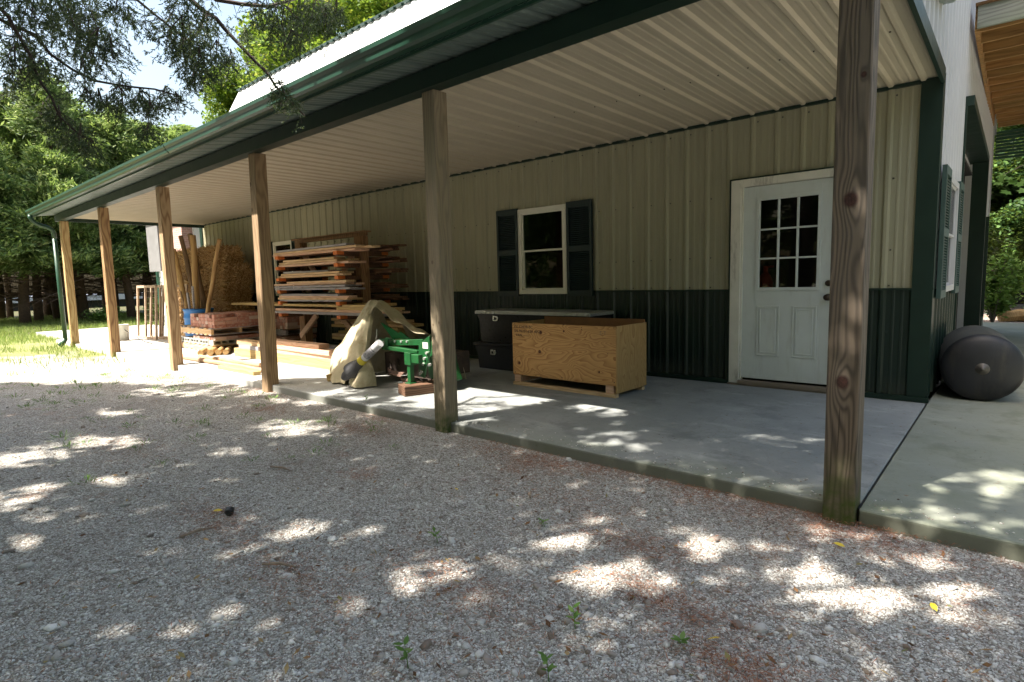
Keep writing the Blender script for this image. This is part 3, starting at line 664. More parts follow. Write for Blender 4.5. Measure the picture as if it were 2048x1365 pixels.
# ================================================================ three-point tiller under a tarp
TGR = paint("tractor_green", (.006, .075, .018), .45, .25, 9, dirt=((.05, .045, .03), .6)); TGRL = paint("tractor_green_light", (.012, .15, .045), .4, .1, 8)
TD = paint("tiller_dirty_steel", (.07, .05, .04), .7, .4, 12); RUST = paint("rusty_blade", (.22, .13, .10), .6, .4, 15)
till = empty("rotary_tiller", (-4.45, -2.1, 0), "green three-point rotary tiller half covered by a tan tarp", "tiller")
ti = Matrix.Translation((4.45, 2.1, 0))
def tl(mb, name, mat, bevel=.004, smooth=False):
    o = mb.build(name, mat, till, bevel=bevel, smooth=smooth); o.data.transform(ti); return o
def pris(mb, pts, y0, y1, mi=0): mb.prism(pts, lambda p, t: (p[0], t, p[1]), y0, y1, mi)
m = MB(); pris(m, [(-5.03, .691), (-4.825, .51), (-4.504, .525), (-4.60, .565), (-4.68, .60), (-4.691, .594), (-4.72, .585)], -2.0, -1.985); tl(m, "shield", TGRL, 0)
m = MB(); pris(m, [(-4.84, .445), (-4.84, .50), (-4.193, .546), (-4.198, .48)], -2.09, -2.0); tl(m, "upper_bar", TGR)
m = MB(); pris(m, [(-4.84, .452), (-4.231, .428), (-4.233, .392), (-4.849, .405)], -2.14, -2.08); m.box((-4.84, -2.08, .40), (-4.2, -1.85, .42)); tl(m, "lower_bar", TGR)
m = MB()
for yy in (-2.15, -2.06): pris(m, [(-4.92, .46), (-4.90, .52), (-4.86, .53), (-4.72, .52), (-4.72, .45), (-4.88, .435)], yy, yy+.02)
tl(m, "clevis", TGR)
m = MB(); m.tube([(-4.88, -2.19, .482), (-4.88, -2.0, .482)], .02, 12); m.tube([(-4.79, -2.19, .485), (-4.79, -2.0, .485)], .02, 12)
for x, z in ((-4.66, .50), (-4.55, .505), (-4.45, .51)): m.tube([(x, -2.10, z), (x, -2.08, z)], .014, 6)
[o_.data.transform(ti) for o_ in split_build(m, "pin", SILV, till)]
m = MB(); pris(m, [(-4.165, .50), (-3.992, .601), (-3.985, .464), (-4.10, .15), (-4.19, .17)], -2.17, -2.15); pris(m, [(-4.15, .48), (-4.05, .56), (-4.03, .42), (-4.08, .12), (-4.15, .14)], -2.06, -2.04)
tl(m, "hitch_plate", TGR)
m = MB(); pris(m, [(-4.30, .555), (-4.12, .585), (-4.02, .50), (-4.0, .30), (-3.92, .10), (-3.98, .08), (-4.1, .30), (-4.25, .44)], -1.98, -1.78); tl(m, "tiller_hood", TGR, .01)
m = MB(); m.box((-4.229, -2.30, .325), (-4.02, -2.24, .415)); m.box((-4.235, -2.31, .30), (-4.135, -2.22, .43)); tl(m, "stand_clamp", TGR)
m = MB(); m.box((-4.215, -2.295, .115), (-4.165, -2.24, .43)); m.box((-4.235, -2.32, .105), (-4.145, -2.22, .116)); tl(m, "parking_stand", TGR)
m = MB(); m.box((-4.095, -2.174, .465), (-4.012, -2.171, .528)); 
o = tl(m, "sticker", paint("sticker_white", (.7, .7, .68), .5), 0)
m = MB()
for k in range(4): m.box((-4.088, -2.1755, .475+k*.012), (-4.02-.01*(k % 2), -2.174, .479+k*.012))
m2 = tl(m, "sticker_print", INKF, 0)
m = MB()
for x, z in ((-4.07, .36), (-4.10, .30), (-4.12, .22), (-4.03, .42), (-4.0, .30), (-4.14, .20)): m.tube([(x, -2.19, z), (x, -2.16, z)], .016, 6)
[o_.data.transform(ti) for o_ in split_build(m, "bolt", SILV, till)]
m = MB(); m.box((-5.05, -1.95, .09), (-4.25, -1.35, .34)); m.tube([(-5.1, -1.8, .22), (-4.2, -1.8, .22)], .07, 10)
for k in range(6):
    x = -4.95+k*.15; a = k*1.3
    for s in (0, 1.57, 3.14, 4.71):
        p = [(x, -1.8+.07*math.cos(a+s), .22+.07*math.sin(a+s)), (x, -1.8+.17*math.cos(a+s), .22+.17*math.sin(a+s)), (x+.07, -1.8+.20*math.cos(a+s+.3), .22+.20*math.sin(a+s+.3))]
        m.tube(p, [.02, .018, .01], 5)
tl(m, "tine_rotor", TD, 0)
m = MB(); pris(m, [(-4.68, .20), (-4.60, .145), (-4.45, .135), (-4.40, .19), (-4.50, .185)], -2.2, -2.18); pris(m, [(-4.52, .11), (-4.45, .06), (-4.3, .09), (-4.36, .125)], -2.16, -2.15); m.tube([(-4.68, -2.18, .22), (-4.66, -2.18, .14)], .01, 6); tl(m, "tine_blade", RUST, .001)
m = MB(); m.tube([(-4.89, -2.16, .63), (-4.885, -2.17, .56), (-4.91, -2.17, .50), (-4.90, -2.12, .47)], .005, 6); m.tube([(-4.28, -2.2, .30), (-4.26, -2.24, .22), (-4.32, -2.22, .17), (-4.45, -2.2, .15)], .004, 6); tl(m, "lanyard_cable", SILV, 0)
# power shaft
pa, pb = Vector((-4.56, -2.36, .515)), Vector((-5.12, -2.47, .10)); ax = (pb-pa).normalized(); q = ax.to_track_quat('Z', 'Y').to_matrix().to_4x4(); L = (pb-pa).length
pt = empty("power_take_off_shaft", tuple(pb), "black and silver drive shaft with yellow band leaning against the tarp", "drive shaft")
def pp(mb, name, mat): o = mb.build(name, mat, pt, smooth=False); o.data.transform(Matrix.Translation(-pb) @ Matrix.Translation(pa) @ q); return o
m = MB(); m.lathe([(0, 0), (.043, .002), (.043, L*.42), (0, L*.42)], 20); pp(m, "shaft_tube", paint("silver_guard", (.55, .55, .58), .35, .1))
m = MB(); m.lathe([(.045, L*.15), (.0465, L*.15), (.0465, L*.17), (.045, L*.17)], 20); m.lathe([(.0445, L*.19), (.0455, L*.19), (.0455, L*.36), (.0445, L*.36)], 20); pp(m, "warning_label", paint("label_grey", (.22, .22, .24), .5, .6, 40))
m = MB(); m.lathe([(.046, L*.42), (.049, L*.425), (.049, L*.52), (.046, L*.525)], 20); pp(m, "yellow_band", paint("yellow_band", (.55, .45, .02), .5))
m = MB(); m.lathe([(.046, L*.52), (.052, L*.56), (.06, L*.62), (.075, L*.66), (.088, L*.74), (.092, L*.80), (.086, L*.81), (.08, L*.80), (.06, L*.86), (.05, L*.95), (.035, L), (0, L)], 20)
for k in range(4): m.lathe([(.060+k*.006, L*(.62+.03*k)), (.066+k*.006, L*(.63+.03*k)), (.062+k*.006, L*(.645+.03*k))], 20)
pp(m, "rubber_cone", paint("rubber_grey", (.05, .05, .055), .7, .2))
# tarp
TARP = None
g = G("tan_tarp"); n1 = g.noise(g.obj(), 3.5, 5, .65); n2 = g.noise(g.map(g.obj(), (1, 1, 1)), 220, 2, .5)
cc = g.mix(g.rng(n1, .35, .65), (.60, .53, .37), (.48, .42, .29)); cc = g.mix(g.mth('MULTIPLY', g.rng(g.noise(g.obj(), 9, 5, .7), .5, .65), .4), cc, (.30, .20, .09))
g.bump(g.mth('ADD', n2, g.mth('MULTIPLY', g.noise(g.obj(), 12, 4, .6), 2)), .35, .006); g.out(cc, .75, 0, .2); TARP = g.m
def smoothgrid(rows, nu, nv, wr):
    """bicubic-ish resample of control rows -> grid, wrinkle function wr(u, v) -> offset vector"""
    rows = [[Vector(p) for p in r] for r in rows]
    def cr_(ps, t):
        n = len(ps)-1; x = t*n; i = min(int(x), n-1); f_ = x-i
        p0, p1, p2, p3 = ps[max(i-1, 0)], ps[i], ps[i+1], ps[min(i+2, n)]
        return .5*((2*p1)+(-p0+p2)*f_+(2*p0-5*p1+4*p2-p3)*f_*f_+(-p0+3*p1-3*p2+p3)*f_**3)
    V = []
    for a in range(nv+1):
        v = a/nv; col = [cr_([r[k] for r in rows], v) for k in range(len(rows[0]))]
        for b in range(nu+1): u = b/nu; V.append(cr_(col, u)+wr(u, v))
    F = [(a*(nu+1)+b, a*(nu+1)+b+1, (a+1)*(nu+1)+b+1, (a+1)*(nu+1)+b) for a in range(nv) for b in range(nu)]
    return V, F
TF = [[(-5.397, -1.9, .929), (-5.346, -1.9, .945), (-5.286, -1.9, .948), (-5.226, -1.9, .945), (-5.177, -1.9, .925)],
 [(-5.335, -2.05, .797), (-5.2, -2.1, .803), (-5.16, -2.1, .805), (-5.12, -2.08, .795), (-5.108, -2.05, .784)],
 [(-5.462, -2.1, .638), (-5.284, -2.15, .643), (-5.12, -2.2, .654), (-5.04, -2.18, .664), (-5.027, -2.1, .693)],
 [(-5.595, -2.15, .464), (-5.37, -2.2, .469), (-5.10, -2.28, .488), (-4.98, -2.26, .496), (-5.017, -2.15, .471)],
 [(-5.727, -2.2, .335), (-5.463, -2.25, .34), (-5.115, -2.33, .35), (-4.93, -2.33, .354), (-4.951, -2.2, .322)],
 [(-5.735, -2.25, .159), (-5.424, -2.34, .175), (-5.086, -2.40, .189), (-4.82, -2.4, .202), (-4.841, -2.25, .157)],
 [(-5.70, -2.32, .006), (-5.423, -2.40, .012), (-5.113, -2.46, .02), (-4.86, -2.44, .02), (-4.80, -2.30, .012)]]
tarp = MB()
def wrf(u, v):
    k = min(1, v*2); return Vector((.010*math.sin(9*u+5*v)*k, -(.026*math.sin(u*13+2*math.sin(v*4))+.012*math.sin(u*29+v*7)+.006*math.sin(u*53-v*19))*k*(.4+.6*v), .006*math.sin(u*23+v*31)*k))
V, F = smoothgrid(TF, 60, 60, lambda u, v: wrf(u, v)+Vector((0, -.012*math.sin(u*8+v*14)*math.sin(v*9), 0)))
F = [f_ for f_ in F if not ((f_[0]//61) > 47 and .42 < (f_[0] % 61)/60 < .42+.11*((f_[0]//61)-47)/12)]
tarp.add(V, F)
FE = [(-5.203, -2.1, .78), (-5.10, -2.1, .80), (-4.99, -2.1, .865), (-4.852, -2.1, .84), (-4.733, -2.1, .757), (-4.543, -2.1, .700), (-4.337, -2.1, .63), (-4.138, -2.1, .59)]
RG = [(-5.286, -1.9, .948), (-5.177, -1.9, .93), (-5.103, -1.9, .895), (-4.998, -1.9, .80), (-4.873, -1.9, .735), (-4.697, -1.9, .672), (-4.526, -1.9, .62), (-4.376, -1.9, .585)]
bk = lambda k, y, z: [(RG[i][0]+k, y, RG[i][2]*z) for i in range(8)]
V, F = smoothgrid([FE, RG, bk(.05, -1.7, .86), bk(.1, -1.5, .5), bk(.15, -1.42, .02)], 60, 40, lambda u, v: Vector((0, .02*math.sin(u*19+v*4)*v, .012*math.sin(u*27+v*13))))
tarp.add(V, F)
lft = [[(-5.397, -1.9, .929), (-5.40, -1.75, .86), (-5.42, -1.6, .6), (-5.45, -1.45, .3)], [(-5.595, -2.15, .464), (-5.62, -2.0, .45), (-5.6, -1.7, .4), (-5.55, -1.5, .25)], [(-5.70, -2.32, .006), (-5.72, -2.1, .006), (-5.7, -1.8, .006), (-5.6, -1.5, .006)]]
V, F = smoothgrid(lft, 16, 30, lambda u, v: Vector((.02*math.sin(u*9+v*6)*v, 0, 0))); tarp.add(V, F)
o = tarp.build("tan_tarp", TARP, smooth=True); tag(o, "tan canvas tarp peaked and draped over the green tiller", "tarp")
sm = o.modifiers.new("thick", 'SOLIDIFY'); sm.thickness = .004
def timber(name, M, L, W_, H, mat, label, cat="timber", group=None, parent=None):
    mb = MB(); mb.box((0, -W_/2, 0), (L, W_/2, H)); o = mb.build(name, mat, parent, bevel=min(.006, H*.15)); o.matrix_world = M; tag(o, label, cat, group); return o
T = Matrix.Translation
timber("wood_block", T((-4.19, -2.40, .0)) @ rotz(R(70)), .50, .21, .105, LUMB, "short brown wood block under the tiller's green stand, by the grey post", "wood block")
timber("timber_offcut", T((-5.62, -2.34, .0)) @ rotz(R(28)) @ Matrix.Rotation(R(-12), 4, 'Y'), .36, .12, .085, LUMY, "short yellow timber offcut half under the tarp's left corner", "timber")

# ================================================================ lumber rack with boards
rack = empty("lumber_rack", (-7.95, -.80, 0), "tall brown timber lumber rack with orange-painted arms", "lumber rack")
LV = [1.625, 1.45, 1.265, 1.062, .878, .675]
def rk(mb, name, mat, bevel=.004): o = mb.build(name, mat, rack, bevel=bevel); o.data.transform(T((7.95, .80, 0))); return o
for x in (-8.93, -7.16):
    m = MB(); m.box((x, -.87, 0), (x+.17, -.73, 1.86)); rk(m, "upright", LUMZ)
    for z in LV:
        m = MB(); m.box((x+.04, -1.24, z-.065), (x+.13, -.36, z)); o = rk(m, "arm", LUMB)
        m = MB(); m.box((x+.037, -1.262, z-.048), (x+.133, -1.14, z+.002)); m.box((x+.037, -.46, z-.048), (x+.133, -.34, z+.002)); [oo.data.transform(T((7.95, .80, 0))) for oo in split_build(m, "orange_arm_end", ORANGE, o)]
m = MB(); m.box((-9.0, -.83, 1.862), (-6.93, -.77, 1.915)); m.box((-9.05, -.87, 1.915), (-6.90, -.73, 1.935)); rk(m, "top_rail", LUMZ)
for (a, b) in (((-8.93, .25), (-8.36, .64)), ((-7.05, .22), (-7.66, .64)), ((-8.75, 1.18), (-8.2, .70)), ((-7.2, 1.62), (-7.75, 1.1)), ((-8.75, 1.75), (-8.3, 1.3))):
    d = Vector((b[0]-a[0], 0, b[1]-a[1])); Lb = d.length; qq = Matrix.Rotation(-math.atan2(d.z, d.x), 4, 'Y')
    m = MB(); m.box((0, -.88, -.045), (Lb, -.84, .045), 0, None); o = m.build("brace", LUMR, rack); o.data.transform(T((7.95, .80, 0)) @ T((a[0], 0, a[1])) @ qq)
boardcol = {'f': LUM, 'r': LUMR, 'y': LUMY, 'g': LUMG, 'b': LUMB}
protos = {}
def board(x0, x1, y, z, w, h, c, label, group, tilt=0, yaw=0, name="board"):
    L_ = x1-x0; key = (round(L_, 1), round(w, 2), round(h, 3), c)
    if key not in protos:
        mb = MB(); mb.box((0, -w/2, 0), (L_, w/2, h)); protos[key] = mb.build(name, boardcol[c], bevel=.002); o = protos[key]
    else: o = dup(protos[key])
    o.location = (x0, y, z); o.rotation_euler = (0, tilt, yaw); o.name = name; tag(o, label, "board", group); return o
tiers = ["on the top arms of the rack", "on the second arms from the top of the rack", "on the third arms from the top of the rack", "on the fourth arms from the top of the rack", "on the fifth arms from the top of the rack", "on the lowest arms of the rack"]
front = [ # (x0, x1, layer z, color)
 [(-9.0, -6.62, 0, 'r'), (-8.95, -6.52, .032, 'f'), (-8.9, -6.78, .066, 'g')],
 [(-8.85, -6.80, 0, 'r'), (-8.86, -7.12, .036, 'f'), (-8.75, -7.25, .072, 'f')],
 [(-9.0, -7.05, 0, 'f'), (-8.85, -7.10, .036, 'f'), (-8.8, -7.45, .070, 'g')],
 [(-9.05, -6.80, 0, 'g'), (-9.05, -6.88, .036, 'g'), (-9.0, -6.85, .074, 'r'), (-8.7, -6.90, .108, 'f')],
 [(-9.0, -7.12, 0, 'g'), (-9.0, -6.95, .030, 'f'), (-9.0, -6.98, .062, 'r'), (-8.9, -7.2, .094, 'g')],
 [(-9.1, -6.2, 0, 'g'), (-9.15, -6.15, .045, 'r'), (-7.2, -6.0, .085, 'y'), (-10.7, -6.15, .125, 'y'), ]]
cn = {'f': 'light', 'r': 'reddish', 'y': 'yellow', 'g': 'grey', 'b': 'dark'}
seen = {}
for i, lst in enumerate(front):
    for j, (x0, x1, dz, c) in enumerate(lst):
        for k, yy in enumerate((-1.15, -.98)):
            sx = rnd.uniform(-.22, .14) if k else rnd.uniform(-.08, .10)
            board(x0+sx, x1+sx, yy+rnd.uniform(-.01, .01), LV[i]+.002+dz, .15 if not (i == 5 and c == 'y') else .155, .030 if i < 5 else .038, c, f"front {cn[c]} boards {tiers[i]}", f"front {cn[c]} boards {tiers[i]}", yaw=rnd.uniform(-.012, .012), tilt=rnd.uniform(-.004, .004))
    for j in range(3 if i < 5 else 2):
        for k, yy in enumerate((-.45, -.60)):
            x0 = rnd.uniform(-9.0, -8.7); x1 = rnd.choice([-6.55, -6.45, -6.7, -6.9])
            board(round(x0, 1), round(x1, 1), yy, LV[i]+.002+j*.032, .13, .028, 'b' if i < 5 else 'r', f"dark boards at the wall side {tiers[i]}", f"dark boards at the wall side {tiers[i]}", yaw=rnd.uniform(-.01, .01))
# boards piled on the floor under and behind the rack
for j in range(9):
    x0 = -8.0+rnd.uniform(-.25, .2); x1 = -6.35+rnd.uniform(-.2, .25)
    for k, yy in enumerate((-.62, -.44)):
        board(round(x0, 1), round(x1, 1), yy, .12+j*.052, .16, .042, rnd.choice('fyy'), "yellowish boards piled on the floor under the rack", "boards piled under the rack", yaw=rnd.uniform(-.02, .02))
for xx in (-7.7, -6.7): board(xx, xx+.1, -.53, .0, .5, .11, 'r', "sleeper block under the board pile below the rack", "sleepers under the board pile")
# timber pile in front
TB = [(-9.25, -6.0, -1.82, .0, .14, .135, 'y', "long yellow timber on the concrete, lowest of the front pile"), (-9.2, -6.4, -1.66, .0, .16, .13, 'g', "grey timber behind the long yellow one, bottom of the pile"),
      (-8.35, -6.20, -1.80, .137, .16, .06, 'r', "reddish board with sunlit end, second layer of the front pile"), (-9.1, -8.4, -1.80, .137, .15, .06, 'g', "short grey board at the left end of the front pile"),
      (-8.75, -6.25, -1.62, .137, .14, .06, 'r', "reddish board at the back of the front pile, second layer"), (-9.2, -8.3, -1.78, .199, .16, .07, 'f', "short tan board at the left top of the front pile"),
      (-8.15, -6.35, -1.80, .199, .16, .065, 'r', "reddish board on the third layer of the front pile"), (-8.35, -6.65, -1.79, .266, .16, .062, 'r', "topmost reddish board of the front pile"), (-8.3, -6.2, -1.14, .0, .2, .16, 'g', "wide grey beam on the floor between the pile and the rack")]
for (x0, x1, y, z, w, h, c, lb) in TB: board(x0, x1, y, z, w, h, c, lb, None, yaw=rnd.uniform(-.012, .012), name="timber")
for (x, y, ln, rz, lb) in ((-9.7, -2.55, 2.8, R(1), "long peeled pole lying along the slab edge"), (-9.4, -2.38, 1.9, R(3), "shorter pole lying behind the long one")):
    m = MB(); m.tube([(0, 0, 0), (ln*.5, 0, .004), (ln, 0, 0)], [.035, .032, .03], 12); o = m.build("pole", wood("pole_wood", (.55, .36, .22), (.36, .2, .12), 0, 20, u=1)); o.location = (x, y, .037); o.rotation_euler = (0, 0, rz); tag(o, lb, "pole")
m = MB(); m.box((0, -.05, 0), (1.1, .05, .05)); o = m.build("timber", LUMY, bevel=.003); o.location = (-7.95, -2.64, 0); tag(o, "yellow board end lying beside the sunlit post", "timber")

# ================================================================ bricks on pallets
def brickmat():
    g = G("red_brick"); f = g.rnd(); c = g.ramp(f, [(0, (.30, .12, .09)), (.35, (.40, .19, .145)), (.6, (.48, .27, .215)), (.82, (.38, .24, .22)), (1, (.55, .45, .40))])
    n = g.noise(g.vm('ADD', g.obj(), g.comb(g.mth('MULTIPLY', f, 9.0), f, 0.0)), 18, 5, .65); c = g.mix(g.mth('MULTIPLY', g.rng(n, .50, .68), .65), c, (.50, .42, .38)); g.bump(n, .5, .006); return g.out(c, .85, 0, .2)
BRICK = brickmat()
bm_ = MB(); bm_.box((0, 0, 0), (.20, .092, .058)); bproto = bm_.build("brick", BRICK, bevel=.004)
bproto.location = (-10.45, -1.85, .216); tag(bproto, "red bricks on the bottom pallet of the front stack", "brick", "bricks on the bottom pallet of the front stack"); first = [True]
def brick(x, y, z, rz, label):
    o = bproto if first[0] else dup(bproto); first[0] = False
    o.location = (x, y, z); o.rotation_euler = (rnd.uniform(-.01, .01), rnd.uniform(-.01, .01), rz+rnd.uniform(-.03, .03)); o["label"] = label; o["group"] = label; return o
def bricks(x1, y0, nx, ny, z, n, label, skip=0, ends=True):
    """courses visible from the front (-Y) and right (+X) sides plus the top; inner ones are left out"""
    for k in range(n):
        for i in range(nx):
            for j in range(ny):
                top = k == n-1
                if not (top or j == 0 or i == 0): continue
                if top and rnd.random() < skip: continue
                sh = .05*(k % 2)
                # headers facing the front
                brick(x1-.096*(i+1)*1.0-rnd.uniform(0, .004), y0+j*.204+rnd.uniform(-.008, .008)+.0, z+k*.0605, 0, label) if False else None
                o = brick(x1-.097*(i)-.002, y0+j*.206+rnd.uniform(-.006, .006), z+k*.0605, R(90), label)
def pallet(name, x0, x1, y0, y1, z, h, label, mats=(LUM, LUMG)):
    e = empty(name, (x0, y0, z), label, "pallet"); 
    for yy in (0, (y1-y0)/2-.02, y1-y0-.045): mb = MB(); mb.box((.0, yy, .018), (x1-x0, yy+.045, h-.018)); mb.build("stringer", mats[0], e, bevel=.002)
    n = int((x1-x0)/.17)
    for zz in (0, h-.0175):
        for k in range(n): mb = MB(); xx = k*(x1-x0-.10)/(n-1); mb.box((xx, -.006, zz), (xx+.10, y1-y0+.006, zz+.017)); mb.build("slat", mats[(k+1) % 2], e, bevel=.001)
    return e
pallet("pallet", -11.65, -10.13, -1.88, -.86, 0, .12, "lower pallet of the front brick stack, on the concrete")
pallet("pallet", -11.75, -10.10, -1.90, -.86, .300, .125, "upper pallet of the front brick stack, between the red bricks")
CMU = paint("concrete_block_grey", (.40, .40, .37), .85, .15, 25, bumpk=.5)
mb = MB(); L_, D_, H_ = .40, .19, .088
mb.box((0, 0, 0), (L_, .03, H_)); mb.box((0, D_-.03, 0), (L_, D_, H_))
bl = MB()
def hollow(mb, L_, D_, H_):   # holes run through the short side
    ws = [0, .03, .13, .155, .245, .27, .37, .40]
    mb.box((0, 0, 0), (L_, D_, .022)); mb.box((0, 0, H_-.022), (L_, D_, H_))
    for a, b in ((0, .03), (.13, .155), (.245, .27), (.37, .40)): mb.box((a, 0, .022), (b, D_, H_-.022))
hollow(bl, .40, .19, .088); cb = bl.build("concrete_block", CMU, bevel=.003); lab = "grey hollow blocks between the lower pallet and the red bricks"
tag(cb, lab, "concrete block", "hollow blocks under the bricks"); cb.location = (-10.145, -1.86, .121); cb.rotation_euler = (0, 0, R(90))
for (x, y, rz) in ((-10.145, -1.44, R(90)), (-10.145, -1.02+.0, R(90)), (-10.75, -1.865, 0), (-11.17, -1.865, 0), (-11.6, -1.865, 0)): o = dup(cb, (x, y, .121), (0, 0, rz))
bricks(-10.06, -1.86, 10, 4, .2105, 1, "red bricks on the bottom pallet of the front stack")
bricks(-10.04, -1.86, 11, 5, .4275, 3, "red bricks of the lower courses on the upper front pallet")
bricks(-10.04, -1.86, 11, 5, .609, 1, "red bricks in the top course of the front stack", .22)
pallet("pallet", -11.0, -9.75, -.72, -.10, .0, .12, "pallet under the rear brick stack, next to the rack", (LUMG, LUMB))
bricks(-9.70, -.72, 12, 3, .122, 1, "red bricks low on the rear stack")
pallet("pallet", -11.05, -9.7, -.74, -.10, .20, .13, "upper pallet of the rear brick stack", (LUMG, LUMB))
bricks(-9.66, -.72, 13, 3, .332, 5, "red bricks in the tall rear stack beside the rack", .15)
m = MB(); m.box((0, 0, 0), (.34, .25, .12)); o = m.build("grey_bin", paint("grey_plastic", (.20, .22, .25), .5), bevel=.01); o.location = (-11.0, -.5, .64); tag(o, "small grey bin on the left end of the rear bricks", "bin")

# sawhorse with black legs
sh = empty("sawhorse", (-11.3, -.28, 0), "black metal sawhorse legs against the wall behind the rear bricks", "sawhorse")
BLKS = paint("black_steel", (.015, .015, .015), .5)
for (a, b) in (((-.55, 0, 0), (.15, 0, 1.2)), ((.55, 0, 0), (-.35, .0, 1.05)), ((-.55, .12, 0), (.15, .02, 1.2)), ((.55, .12, 0), (-.35, .02, 1.05))): m = MB(); m.tube([a, b], .014, 8); m.build("leg", BLKS, sh)
m = MB(); m.box((-.5, -.01, .86), (.4, .03, .90)); m.build("cross_bar", BLKS, sh)

# ================================================================ straw bales
STRAW = None
g = G("straw"); ca = g.ramp(g.island(), [(0, (.22, .11, .04)), (.4, (.38, .22, .085)), (.75, (.50, .33, .14)), (1, (.66, .50, .28))]); g.out(ca, .6, 0, .3); STRAW = g.m
g = G("straw_core"); n = g.noise(g.obj(), 45, 5, .7); g.bump(n, 1, .02); g.out(g.mix(g.rng(n, .35, .65), (.10, .045, .012), (.42, .23, .07)), .8, 0, .2); STRAWC = g.m
def straws(n, L, D, H, seed):
    q = np.random.default_rng(seed); V = []
    face = q.integers(0, 5, n); P = np.zeros((n, 3)); a = q.random(n); b = q.random(n)
    P[:, 0] = a*L; P[:, 1] = 0; P[:, 2] = b*H; N = np.zeros((n, 3)); N[:, 1] = -1
    m1 = face == 1; P[m1, 0] = L; P[m1, 1] = a[m1]*D; N[m1] = (1, 0, 0)
    m1 = face == 2; P[m1, 2] = H; P[m1, 0] = a[m1]*L; P[m1, 1] = b[m1]*D; N[m1] = (0, 0, 1)
    m1 = face == 3; P[m1, 0] = 0; P[m1, 1] = a[m1]*D; N[m1] = (-1, 0, 0)
    d = q.normal(size=(n, 3)); d -= N*(d*N).sum(1)[:, None]*.8; d /= np.linalg.norm(d, axis=1)[:, None]
    l = q.uniform(.04, .13, n)[:, None]; w = np.cross(d, N); w /= np.linalg.norm(w, axis=1)[:, None]+1e-9; w *= .0055
    base = P+N*q.uniform(0, .012, n)[:, None]; tip = base+d*l+N*q.uniform(0, .045, n)[:, None]
    return np.stack([base-w, base+w, tip+w, tip-w], 1).reshape(-1, 3)
def bale(seed):
    mb = MB(); mb.box((.015, .015, .012), (.825, .445, .380)); e = mb.build("straw_bale", STRAWC, bevel=.05)
    V = straws(9000, .84, .46, .39, seed); npmesh("straw", V, np.arange(len(V)).reshape(-1, 4), STRAW, e)
    m = MB()
    for yy in (.13, .33): m.box((-.004, yy, -.002), (.845, yy+.004, .002)); m.box((-.004, yy, .392), (.845, yy+.004, .396)); m.box((.842, yy, 0), (.846, yy+.004, .394))
    m.build("twine", paint("twine", (.5, .35, .1), .7), e); return e
b0 = bale(3); k = 0
rown = ["top", "second", "third", "fourth", "bottom"]; coln = ["right", "middle", "left"]
for r_ in range(5):
    for c_ in range(3):
        o = b0 if k == 0 else dup(b0); k += 1
        o.location = (-12.93-c_*.885+(-.06, .10, .02, .12, .05)[r_]-.12*(r_ == 0)+rnd.uniform(-.03, .03), -.78+rnd.uniform(-.07, .05), .392*(4-r_)+.003); o.rotation_euler = (rnd.uniform(-.02, .02), rnd.uniform(-.015, .015), rnd.uniform(-.05, .05))
        tag(o, f"golden straw bale, {coln[c_]} one in the {rown[r_]} row of the stack", "straw bale", "straw bales stacked at the barn's far end")

# ================================================================ blue barrel with poles
bar = empty("blue_barrel", (-12.32, -1.25, 0), "blue plastic barrel holding long wooden poles", "barrel")
BLUE = paint("barrel_blue", (.02, .16, .48), .45, .12, 5)
m = MB(); m.lathe([(.0, .0), (.25, .0), (.27, .02), (.275, .20), (.285, .22), (.285, .25), (.275, .27), (.275, .50), (.285, .52), (.285, .55), (.275, .57), (.27, .66), (.29, .68), (.29, .715), (.265, .715), (.26, .66), (.26, .03), (0, .03)], 40); m.build("barrel_body", BLUE, bar, smooth=True)
def logp(a, b, r1, r2, mat, label, name="pole", sq=False):
    a, b = Vector(a), Vector(b); d = b-a; L_ = d.length; mb = MB()
    if sq: mb.box((-r1, -r1, 0), (r1, r1, L_))
    else:
        n = 14; pts = [(math.sin(i*1.7)*.006, math.cos(i*2.1)*.006, L_*i/8) for i in range(9)]; mb.tube(pts, [r1+(r2-r1)*i/8 for i in range(9)], n)
    o = mb.build(name, mat, bevel=.004 if sq else 0, smooth=False); o.matrix_world = T(a) @ d.to_track_quat('Z', 'Y').to_matrix().to_4x4(); tag(o, label, "pole", "poles standing in the blue barrel"); return o
